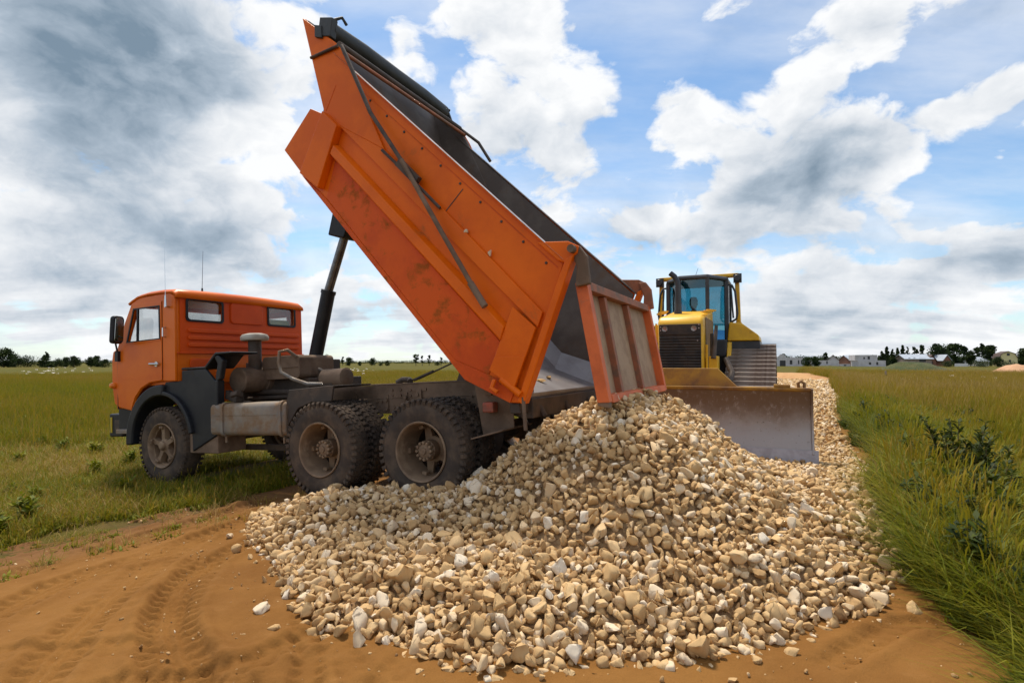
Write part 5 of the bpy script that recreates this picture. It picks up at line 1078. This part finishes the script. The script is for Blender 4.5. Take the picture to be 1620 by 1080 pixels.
    lushp = sstep(w-wR(l)+1.2*vn2.fbm(x*.8, y*.8, 3)-.09*l, 1.5, .5); lushp = np.maximum(lushp, .8*sstep(l+1.5*vn.fbm(x*.7, y*.7, 3), 8., 4.8)); isl = r.random(len(x)) < lushp
    idx = np.where(isl, 4+r.integers(0, 3, len(x)), r.integers(0, 4, len(x))); tone = .05*r.normal(size=len(x))+.24*vn.fbm(x*.6, y*.6, 3)-.03-.07*isl
    hz = r.random(len(x)) < np.where(isl, .034, .006); idx = np.where(hz, 7+r.integers(0, 4, len(x)), idx)
    sets.append(('roadside_grass', tall+lush+herbs, x, y, r.uniform(.7, 1.2, len(x))*np.where(isl, np.interp(np.hypot(x, y), [3, 5, 8], [.72, .95, 1.05]), 1.05), idx, tone))
    x, y = polar(36000, 20, 52, 18, 85, .85); l, w = lw(x, y); k = (w > wR(l)-.8) & (edge_dist(x, y) < -.55); x, y = x[k], y[k]
    sets.append(('meadow_grass', far, x, y, r.uniform(.7, 1.25, len(x)), r.integers(0, 3, len(x)), .05*r.normal(size=len(x))+.20*vn2.fbm(x*.10+7, y*.16, 3)+.08))
    # sprigs at the sand edge
    x, y = polar(900, -46, -14, 4.4, 8.5); l, w = lw(x, y); k = (w > -6.6) & (w < -5.2) & (r.random(len(x)) < .25); x, y = x[k], y[k]
    sets.append(('verge_grass', short+straw, x, y, r.uniform(.35, .8, len(x)), r.integers(0, 6, len(x)), .1+.05*r.normal(size=len(x))))
    for nm, pr, x, y, s, idx, tone in sets:
        tw = (x+.324)*-.8936+(y-6.4616)*.4455; tt = (x+.324)*-.4462+(y-6.4616)*-.8949
        k = ~((np.abs(tw-4.16) < .42) & (np.abs(tt) < 1.2)); x, y, s, idx, tone = x[k], y[k], s[k], idx[k], tone[k]
        instancer(nm, pr, np.stack([x, y, ground_z(x, y)], 1), r.uniform(0, 6.28, len(x)), s, idx, tone)
        print(nm, len(x))
grass()

# ------------------------------------------------------------------ distance: trees, houses, mounds
TREE = [(0, (.010, .018, .008)), (.35, (.022, .040, .012)), (.7, (.045, .070, .018)), (1., (.075, .10, .028))]
m_leaf = attr_mat('tree_foliage', TREE, transl=.2, rough=.7, spec=.15)
m_bark = mat('bark', (.06, .045, .035), rough=.9)
def leaf_cloud(centers, radii, n, size, seed, tv=.5):
    r = np.random.default_rng(seed); k = r.integers(0, len(centers), n); d = r.normal(size=(n, 3)); d /= np.linalg.norm(d, axis=1)[:, None]
    P = centers[k]+d*radii[k]*(r.random((n, 1))**.45); A = r.normal(size=(n, 3)); A /= np.linalg.norm(A, axis=1)[:, None]; Bv = np.cross(A, r.normal(size=(n, 3))); Bv /= np.linalg.norm(Bv, axis=1)[:, None]
    s = size*r.uniform(.6, 1.4, (n, 1)); V = np.stack([P-A*s, P+Bv*s*.7, P+A*s, P-Bv*s*.7], 1).reshape(-1, 3); F = np.arange(4*n).reshape(n, 4)
    t = np.clip(.45+.22*r.normal(size=len(centers))[k]+.12*r.normal(size=n)+tv-.5, 0, 1); return V, F, np.repeat(t, 4)
def tree(name, x, y, h, w, kind, label, seed, group='trees along the horizon', z=None, dens=1.):
    r = np.random.default_rng(seed); z = float(ground_z(x, y)) if z is None else z; t = thing(name, label, 'tree' if kind != 'bush' else 'bush', (x, y, z), group=group)
    q = MB(); q.tube([(0, 0, -.2), (.01*h, 0, h*.3), (0, .01*h, h*.7), (0, 0, h*.92)], [.028*h, .022*h, .012*h, .004*h], 7)
    C = []
    if kind == 'spruce':
        for i in range(16):
            u = .08+.9*i/15; rr = w*.5*(1-u)**.85+.02*h
            for k in range(max(2, int(7*(1-u)))): a = r.uniform(0, 6.28); C.append((rr*.6*math.cos(a), rr*.6*math.sin(a), h*u-.03*h, rr*.5+.01*h, .05*h))
    else:
        lo = .02 if kind == 'bush' else (.12 if kind == 'round' else .26)
        for i in range(26 if kind != 'loose' else 20):
            u = lo+(.97-lo)*r.random(); prof = math.sin(math.pi*min(1, max(.04, (u-lo)/(1-lo)))**.75)**.6; rr = w*.5*prof; a = r.uniform(0, 6.28); q_ = math.sqrt(r.random())*.72
            s_ = w*(.17 if kind == 'loose' else .24)*r.uniform(.7, 1.2); C.append((rr*q_*math.cos(a), rr*q_*math.sin(a), min(h*u, h-s_*.6), s_, s_*.8))
        for k in range(5):
            c = C[r.integers(0, len(C))]; q.tube([(0, 0, h*.3), (c[0]*.5, c[1]*.5, (h*.35+c[2])*.5), c[:3]], [.014*h, .010*h, .003*h], 5)
    C = np.array(C); q.build('trunk', m_bark, t, smooth=60)
    V, F, T = leaf_cloud(C[:, :3], np.stack([C[:, 3], C[:, 3], C[:, 4]], 1), int((2200 if kind != 'loose' else 1100)*dens), h*.040 if kind != 'loose' else h*.032, seed)
    put('crown', npmesh('crown', V, F, T), t, m_leaf)
def at(px, d): return (px-810)/880*d
K = .2273/200           # metres per photo pixel and metre of distance
# left edge of the photo: px centre, px top, px width, kind
LT = [(6, 547, 34, 'round', 'dark broad tree at the far left end of the row'), (22, 556, 26, 'bush', 'low dark tree beside the far left broad tree'), (44, 559, 34, 'round', 'wide rounded tree left of the pointed spruce'), (73, 552, 24, 'spruce', 'pointed spruce, tallest of the left treeline'), (91, 562, 22, 'bush', 'low bushy tree right of the pointed spruce'),
      (106, 561, 16, 'bush', 'small rounded tree in the left treeline beside the two low ones'), (117, 559, 18, 'round', 'slightly taller tree ending the left treeline'), (144, 560, 15, 'round', 'left one of two round trees near the truck cab'), (154, 559, 15, 'round', 'right one of two round trees near the truck cab'), (167, 564, 15, 'bush', 'low bush just left of the truck cab')]
for k, (px, top, w, kd, lab) in enumerate(LT):
    d = 170+6*(k % 3); tree('spruce_tree' if kd == 'spruce' else 'broadleaf_tree', at(px, d), d, (573.5-top)*d/880+.6, w*d/880*1.12, kd, lab, 300+k)
MT = [(505, 562, 14, 'bush', 'dark bush right beside the hoist ram'), (517, 556, 14, 'loose', 'tree with a white shed at its foot behind the truck'), (542, 560, 8, 'loose', 'thin tree left of the dark rounded one behind the truck frame'), (552, 560, 14, 'round', 'dark rounded tree behind the truck frame'), (569, 567, 6, 'bush', 'tiny bush on the horizon behind the truck frame'), (590, 562, 13, 'round', 'middle clump tree behind the truck frame'), (603, 568, 8, 'bush', 'low bush right of the middle clump tree'), (613, 566, 8, 'bush', 'small bush between the middle clump and the tall tree'), (658, 554, 13, 'loose', 'tallest leafy tree seen under the raised body'), (668, 557, 5, 'loose', 'slim pale tree right of the tallest tree'), (679, 557, 8, 'loose', 'airy tree under the lower edge of the raised body'), (692, 567, 12, 'bush', 'low hedge like bush under the raised body'), (698, 560, 6, 'loose', 'faint thin tree nearest the raised body')]
for k, (px, top, w, kd, lab) in enumerate(MT):
    d = 230+8*(k % 3); tree('broadleaf_tree' if kd != 'bush' else 'bush', at(px, d), d, (574-top)*d/880, w*d/880*1.1, kd, lab, 340+k, 'trees behind the truck', dens=.8)
RT = [(1239, 557, 12, 'round', 'tree top behind the left unfinished house'), (1276, 561, 16, 'bush', 'dark tree right of the left unfinished house'), (1290, 560, 14, 'bush', 'low dark tree left of the gabled house'), (1306, 554, 9, 'loose', 'taller thin tree behind the gabled house'), (1395, 552, 18, 'spruce', 'dark spruce just right of the white two storey shell'), (1403, 545, 12, 'spruce', 'slender spruce, second from the white shell'), (1412, 549, 14, 'spruce', 'spruce left of the column shaped one'), (1420, 547, 10, 'spruce', 'narrow spruce between two wider ones'), (1428, 543, 12, 'spruce', 'column shaped dark spruce left of the grey roofed house'),
      (1436, 545, 6, 'loose', 'thin pine behind the left end of the grey roofed house'), (1447, 545, 12, 'loose', 'pine behind the middle of the grey roofed house'), (1459, 543, 12, 'loose', 'pine behind the right end of the grey roofed house'), (1485, 541, 31, 'round', 'large dome shaped dark tree over the brown gables'), (1510, 541, 26, 'round', 'broad dark tree right of the dome shaped one'), (1525, 545, 12, 'round', 'narrow dark tree right of the broad dark tree'), (1535, 551, 14, 'round', 'low dark tree in the right group'), (1545, 546, 14, 'loose', 'open crowned tree in the right group'), (1554, 540, 14, 'loose', 'tallest open tree left of the yellow house'), (1567, 543, 20, 'round', 'dense dark tree left of the yellow house'), (1578, 560, 18, 'bush', 'dark shrub under the left side of the yellow house'), (1550, 564, 36, 'bush', 'long low hedge left of the yellow house'), (1595, 567, 34, 'bush', 'low hedge below the yellow house'), (1619, 548, 20, 'round', 'reddish dark tree at the right edge of the photo'), (1500, 566, 20, 'bush', 'dark shrub below the brown gables')]
for k, (px, top, w, kd, lab) in enumerate(RT):
    d = 232+10*(k % 3) if kd != 'bush' else 196; tree({'spruce': 'spruce_tree', 'bush': 'bush'}.get(kd, 'broadleaf_tree'), at(px, d), d, (574-top)*d/880+.4, w*d/880*1.1, kd, lab, 380+k, 'trees around the houses')
def far_wood(name, x0, x1, d, top, seed, lab):
    r = np.random.default_rng(seed); n = int((x1-x0)*2.2); C = []
    for i in range(n): px = r.uniform(x0, x1); dd = d*r.uniform(.97, 1.05); C.append((at(px, dd), dd, r.uniform(.0, 1)*(574-top)*d/880*.8))
    C = np.array(C); s = (574-top)*d/880*.45; V, F, T = leaf_cloud(C, np.full((n, 3), s)*np.array([1.6, 1, .7]), n*26, s*.16, seed); put(name, npmesh(name, V, F, T), None, m_leaf, kind='stuff', label=lab, cat='wood')
far_wood('distant_wood', -300, 1250, 520, 569, 5, 'thin dark line of far woodland on the horizon'); far_wood('distant_wood', 1225, 1700, 330, 561, 6, 'dark band of woodland behind the houses')
# houses
m_block = mat('pale_block_wall', (.52, .50, .52), (.44, .42, .43), sc=.8, rough=.9); m_win = mat('dark_opening', (.03, .03, .035), rough=.4); m_sheet = mat('zinc_roof_sheet', (.40, .45, .52), (.34, .38, .44), sc=.5, rough=.5)
m_brown = mat('brown_roof', (.09, .055, .045), (.06, .045, .04), sc=.6, rough=.8); m_cream = mat('cream_render', (.62, .55, .30), rough=.9); m_brick = mat('reddish_boards', (.20, .09, .06), rough=.9); m_timber = mat('weathered_boards', (.30, .24, .20), (.22, .17, .15), sc=1, rough=.9)
def wall_box(th, w, dpt, h, z0, wins, m, x0=0., y0=0.):
    q = MB(); q.plate([(x0-w/2, z0), (x0+w/2, z0), (x0+w/2, z0+h), (x0-w/2, z0+h)], [[(a, b), (c, b), (c, d), (a, d)] for a, b, c, d in wins], lambda u, v, d: (u, y0+d, v), .25)
    q.box((x0-w/2, y0+.25, z0), (x0-w/2+.25, y0+dpt, z0+h)); q.box((x0+w/2-.25, y0+.25, z0), (x0+w/2, y0+dpt, z0+h)); q.box((x0-w/2+.25, y0+dpt-.25, z0), (x0+w/2-.25, y0+dpt, z0+h)); q.build('wall', m, th)
    for a, b, c, d in wins: q = MB(); q.box((a-.02, y0+.14, b-.02), (c+.02, y0+.2, d+.02)); q.build('window', m_win, th)
def gable(th, w, dpt, z0, h, m, over=.4, x0=0., y0=0., along='x', mw=None):
    q = MB()
    if along == 'x':   # ridge runs sideways
        for a, b in (((y0-over, z0-.15), (y0+dpt/2, z0+h)), ((y0+dpt+over, z0-.15), (y0+dpt/2, z0+h))):
            q = MB(); q.add([(x0-w/2-over, a[0], a[1]), (x0+w/2+over, a[0], a[1]), (x0+w/2+over, b[0], b[1]), (x0-w/2-over, b[0], b[1]), (x0-w/2-over, a[0], a[1]+.15), (x0+w/2+over, a[0], a[1]+.15), (x0+w/2+over, b[0], b[1]+.15), (x0-w/2-over, b[0], b[1]+.15)], [(0, 1, 2, 3), (7, 6, 5, 4), (0, 4, 5, 1), (1, 5, 6, 2), (2, 6, 7, 3), (3, 7, 4, 0)]); q.build('roof', m, th)
        for x in (x0-w/2, x0+w/2-.2): q = MB(); q.prism([(y0, z0), (y0+dpt, z0), (y0+dpt/2, z0+h)], YZ(x), YZ(x+.2)); q.build('gable_wall', mw, th)
    else:
        for a, b in (((x0-w/2-over, z0-.15), (x0, z0+h)), ((x0+w/2+over, z0-.15), (x0, z0+h))):
            q = MB(); q.prism([a, b, (b[0], b[1]+.2), (a[0], a[1]+.2)], lambda u, v: (u, y0-over, v), lambda u, v: (u, y0+dpt+over, v)); q.build('roof', m, th)
        q = MB(); q.prism([(x0-w/2, z0), (x0+w/2, z0), (x0, z0+h)], lambda u, v: (u, y0+.02, v), lambda u, v: (u, y0+.22, v)); q.build('gable_wall', mw, th)
def house(name, px, d, lab, group='houses at the edge of the field', cat='house', rz=0.):
    x = at(px, d); return thing(name, lab, cat, (x, d, float(ground_z(x, d))-.1), rz, group)
u = lambda n, d: n*d/880
d = 210
t = house('unfinished_house', 1250, d, 'unfinished pale block house shell with two dark openings beside the bulldozer', rz=-.3); wall_box(t, u(41, d), 8, u(14, d), 0, [(-3.6, .0, -1.6, 2.3), (-.2, .8, .7, 2.4), (2.6, .9, 3.1, 2.4), (3.6, .9, 4.0, 2.4)], m_block)
q = MB(); q.prism([(-u(19, d), 0), (-u(5, d), 0), (-u(9, d), 1.2), (-u(14, d), 1.3)], lambda a, c: (a, 0, c+u(14, d)+.02), lambda a, c: (a, .3, c+u(14, d)+.02)); q.build('parapet', m_block, t)
q = MB(); q.box((u(2, d), 1, u(14, d)+.02), (u(4, d), 1.6, u(16.5, d))); q.build('chimney', m_block, t)
t = house('low_block_house', 1305, d, 'long low unfinished block wall house in front of the gabled one', rz=-.3); wall_box(t, u(39, d), 7, u(9, d), 0, [(-3.9, .9, -3.2, 1.7), (.4, .8, .9, 1.9)], m_block)
t = house('gabled_house', 1318, d+16, 'white gabled house with a dark brown roof behind the low wall', rz=-.5); wall_box(t, u(16, d), 10, u(9, d), 0, [(-1.0, 2.4, -.3, 3.2)], m_block); gable(t, u(16, d), 10, u(9, d), u(8.5, d), m_brown, along='y', mw=m_block)
t = house('garden_wall', 1337, d, 'low white site wall between the two unfinished houses', cat='wall'); wall_box(t, u(16, d), 3, u(4, d), 0, [(-.6, .2, .4, .7)], m_block)
t = house('two_storey_shell', 1379, d-4, 'white two storey block shell, largest of the unfinished houses', rz=-.25); wall_box(t, u(38, d), 8, u(10, d), 0, [(-1.0, .8, -.2, 1.7), (1.4, .7, 2.1, 1.8)], m_block); wall_box(t, u(31, d), 7, u(8.5, d), u(10, d)+.02, [(-2.6, 2.9, -2.0, 3.6), (-1.2, 2.8, -.4, 3.9)], m_block, -u(7, d), .6)
t = house('blue_roofed_house', 1351, d+22, 'house with a pale blue metal roof left behind the white shell'); wall_box(t, u(14, d), 8, u(11, d), 0, [(-1, .8, 0, 2)], m_brick); gable(t, u(14, d), 8, u(11, d), u(8, d), m_sheet, mw=m_brick)
d = 225
t = house('grey_roofed_house', 1453, d, 'weathered timber house with a wide zinc roof right of the spruces', rz=-.2); wall_box(t, u(37, d), 9, u(9.5, d), u(4, d)*.5, [(-3.6, 3.0, -2.9, 3.5), (-1.8, 3.0, -1.1, 3.5), (.2, 1.8, 2.6, 3.4)], m_timber); gable(t, u(37, d), 9, u(12, d), u(7, d), m_sheet, .6, mw=m_timber)
for px, lab in ((1474, 'left one of the pair of small brown gabled houses'), (1498, 'right one of the pair of small brown gabled houses')):
    t = house('brown_gabled_house', px, d, lab); wall_box(t, u(13, d), 8, u(9, d), 0, [(-.5, 1.0, .4, 2.0)], m_brick); gable(t, u(13, d), 8, u(9, d), u(9, d), m_sheet if px > 1480 else m_brown, .3, along='y', mw=m_brick)
t = house('white_fence', 1521, d-20, 'white sheet fence piece below the broad dark tree', cat='fence'); q = MB(); q.box((-u(10, d), 0, .2), (u(9, d), .08, u(5, d))); q.build('fence_sheet', mat('white_sheet', (.7, .7, .7), rough=.6), t)
for k in range(5): q = MB(); q.box((-u(10, d)+k*1.15, .09, 0), (-u(10, d)+k*1.15+.1, .18, u(5, d)+.1)); q.build('fence_post', m_bark, t)
t = house('small_white_house', 1556, d+6, 'small white house with a blue grey roof half hidden between trees'); wall_box(t, u(18, d), 7, u(8, d), 0, [(-1, .8, -.2, 1.6)], mat('white_render', (.66, .66, .66), rough=.9)); gable(t, u(18, d), 7, u(8, d), u(7, d), m_sheet, mw=m_block)
t = house('yellow_house', 1595, d-4, 'cream yellow house with a brown mansard roof at the far right', rz=-.45); wall_box(t, u(22, d), 8, u(13, d), 0, [(-2.2, 1.8, -1.5, 2.7), (.1, 1.8, .8, 2.7)], m_cream)
q = MB(); q.prism([(-u(11, d), 0), (u(11, d), 0), (u(8, d), u(7, d)), (0, u(10.5, d)), (-u(8, d), u(7, d))], lambda a, c: (a, .03, c+u(13, d)), lambda a, c: (a, .3, c+u(13, d))); q.build('gable_wall', m_cream, t)
rf = [(-u(12, d), -.1), (-u(8.6, d), u(7.2, d)), (0, u(11, d)), (u(8.6, d), u(7.2, d)), (u(12, d), -.1), (u(11.4, d), -.1), (u(8, d), u(6.8, d)), (0, u(10.4, d)), (-u(8, d), u(6.8, d)), (-u(11.4, d), -.1)]
q = MB(); q.prism(rf, lambda a, c: (a, -.3, c+u(13, d)+.02), lambda a, c: (a, 8.4, c+u(13, d)+.02)); q.build('roof', m_brown, t)
q = MB(); q.box((-.45, -.02, u(17, d)), (.45, .025, u(17, d)+1.0)); q.build('window', m_win, t)
t = house('white_shed', 520, 225, 'tiny white shed at the foot of a tree behind the truck', cat='shed'); wall_box(t, u(6, d), 2, u(3, d), .2, [(-.3, .4, .1, .8)], mat('white_boards', (.7, .7, .7), rough=.8)); gable(t, u(6, d), 2, u(3, d)+.2, .4, m_sheet, .1, mw=m_block)
# mounds of earth and sand
def mound(name, x, y, rx, ry, h, m, lab, seed, cat='mound', flat=.0, kind=None):
    v = VN(seed); a = np.linspace(-1.15, 1.15, 46); X, Y = np.meshgrid(a, a); rr = np.hypot(X, Y); Z = h*np.clip(1-rr**1.7, -.1, 1)**(.8)*(1+.5*v.fbm(X*2.2, Y*2.2, 4)) if False else h*np.maximum(-.12, (1-rr**1.6))*(1+.45*v.fbm(X*2.4+3, Y*2.4, 4))
    if flat: Z = np.minimum(Z, h*flat+.06*h*v.fbm(X*6, Y*6, 3))
    n = len(a); i = np.arange(n*n).reshape(n, n); F = np.stack([i[:-1, :-1].ravel(), i[:-1, 1:].ravel(), i[1:, 1:].ravel(), i[1:, :-1].ravel()], 1)
    me = npmesh(name, np.stack([(X*rx).ravel(), (Y*ry).ravel(), Z.ravel()], 1), F); me.shade_smooth()
    o = put(name, me, None, m, label=lab, cat=cat, kind=kind); o.location = (x, y, float(ground_z(x, y))-.05); return o
m_turfm = mat('overgrown_earth', (.050, .065, .016), (.085, .085, .025), sc=.8, c3=(.16, .10, .06), sc3=.5, lo3=.6, hi3=.72, rough=.95, bump=.9, bsc=6, bdist=.2)
m_psand = mat('pinkish_sand', (.52, .30, .17), (.44, .24, .13), sc=.6, rough=.95, bump=.6, bsc=4, bdist=.1); m_osand = mat('dug_orange_sand', (.48, .27, .11), (.40, .20, .08), sc=.7, rough=.95, bump=.7, bsc=5, bdist=.1)
mound('earth_mound', at(1446, 82), 82, 6.6, 5, 1.85, m_turfm, 'low earth mound overgrown with dark green weeds in front of the houses', 31)
mound('sand_heap', at(1618, 88), 88, 4.6, 4, 1.55, m_psand, 'pinkish heap of bare sand at the right edge of the field', 32, 'sand heap')
mound('sand_bank', at(1268, 50), 52, 2.7, 6, .62, m_osand, 'flat topped bank of orange sand at the far end of the gravel track', 33, 'sand bank', .75)
mound('sand_patch', at(1518, 88), 88, 1.4, 2, .35, m_psand, 'small patch of bare sand right of the weedy mound', 34, 'sand patch')
t = thing('wooden_post', 'short grey wooden post standing in the grass before the weedy mound', 'post', (at(1400, 46), 46, float(ground_z(at(1400, 46), 46)))); q = MB(); q.tube([(0, 0, -.1), (.02, 0, .95), (.02, 0, 1.05)], [.075, .07, .05], 8); q.build('shaft', m_timber, t); q = MB(); q.box((-.09, -.09, .70), (.1, .09, .76)); q.build('band', m_dark, t)
# pale farm path across the field behind the truck
xs = np.linspace(-33, 5, 80); V = []; 
for x in xs:
    yc = 84-(x+30)*.05+2*float(vn.fbm(np.array([x*.05]), np.array([1.]), 3)[0]); hw = 3.2+1.4*float(vn2(np.array([x*.2]), np.array([4.]))[0])
    for s in (-1, 1): yy = yc+s*hw; V.append((x, yy, float(ground_z(x, yy))+.24))
F = [(2*i, 2*i+2, 2*i+3, 2*i+1) for i in range(len(xs)-1)]
put('field_path', npmesh('field_path', np.array(V), np.array(F)), None, mat('pale_path_soil', (.42, .36, .24), (.28, .25, .12), sc=.5, rough=.95), kind='structure')
# white umbels standing over the far grass
r_ = np.random.default_rng(8); P = []
for n, a0, a1, d0, d1 in ((26, -41.5, -37, 66, 110), (14, 33, 44, 44, 60), (24, -19, -14, 50, 90)):
    d_ = r_.uniform(d0, d1, n); a_ = np.radians(r_.uniform(a0, a1, n)); P += list(zip(d_*np.sin(a_), d_*np.cos(a_)))
V = []; F = []
for x, y in P:
    z = float(ground_z(x, y))+r_.uniform(.5, .85); 
    for j in range(5):
        a = j*1.2566+r_.random(); s = r_.uniform(.018, .045); c = (x+.10*math.cos(a), y+.1*math.sin(a), z+r_.uniform(-.03, .03)); b0 = len(V)
        V += [(c[0]-s, c[1]-s, c[2]), (c[0]+s, c[1]-s, c[2]-.01), (c[0]+s, c[1]+s, c[2]+.03), (c[0]-s, c[1]+s, c[2]+.02)]; F.append((b0, b0+1, b0+2, b0+3))
put('umbel_flowers', npmesh('umbel_flowers', np.array(V), np.array(F)), None, mat('white_petals', (.75, .70, .66), rough=.8), kind='stuff')
# tall dark weeds by the gravel at right
m_weed = attr_mat('weed_leaf', [(0, (.016, .030, .007)), (.5, (.062, .085, .011)), (1., (.15, .15, .018))], transl=.25, rough=.6, spec=.2)
m_stem = mat('weed_stem', (.07, .075, .025), (.12, .07, .03), sc=20, rough=.8)
def weed(x, y, h, w, n, lab, seed):
    r = np.random.default_rng(seed); t = thing('tall_weed', lab, 'weed', (x, y, float(ground_z(x, y))), group='tall weeds beside the gravel track'); q = MB(); V = []; F = []; T = []
    for k in range(n):
        a = r.uniform(0, 6.28); bx = .12*w*math.cos(a); by = .12*w*math.sin(a); tx = w*.5*r.uniform(.1, 1)*math.cos(a); ty = w*.5*r.uniform(.1, 1)*math.sin(a); hh = h*r.uniform(.7, 1.05)
        pts = [(bx, by, -.05), (bx+(tx-bx)*.35, by+(ty-by)*.35, hh*.5), (tx, ty, hh)]; q.tube(pts, [.009, .007, .003], 5)
        for j in range(64):
            u = r.uniform(.18, 1.0); c = np.array(pts[0])*(1-u)**2+2*u*(1-u)*np.array(pts[1])+u*u*np.array(pts[2]); aa = r.uniform(0, 6.28); ln = .145*(1.15-u*.75)*r.uniform(.6, 1.3); dv = np.array([math.cos(aa), math.sin(aa), r.uniform(-.35, 1.1)])*ln; sv = np.array([-math.sin(aa), math.cos(aa), 0])*ln*.22; b0 = len(V)
            V += [c, c+dv*.5+sv+np.array([0, 0, .012]), c+dv, c+dv*.5-sv+np.array([0, 0, .012])]; F.append((b0, b0+1, b0+2, b0+3)); T += [np.clip(r.normal(.4, .22), 0, 1)]*4
    q.build('stem', m_stem, t, smooth=60); put('leaves', npmesh('leaves', np.array(V), np.array(F), T), t, m_weed)
weed(4.62, 5.75, .92, .7, 18, 'tallest dark leafy weed standing just right of the stone edge', 61); weed(4.25, 5.0, .62, .6, 13, 'dark weed in front of the tallest one', 62); weed(5.3, 6.2, .75, .7, 12, 'dark weed right behind the tallest one', 63)
weed(3.85, 4.5, .6, .45, 10, 'low weed close to the stones at the bottom of the slope', 65)
weed(3.3, 3.6, .42, .5, 9, 'low leafy weed hanging over the sand at the bottom right', 67)
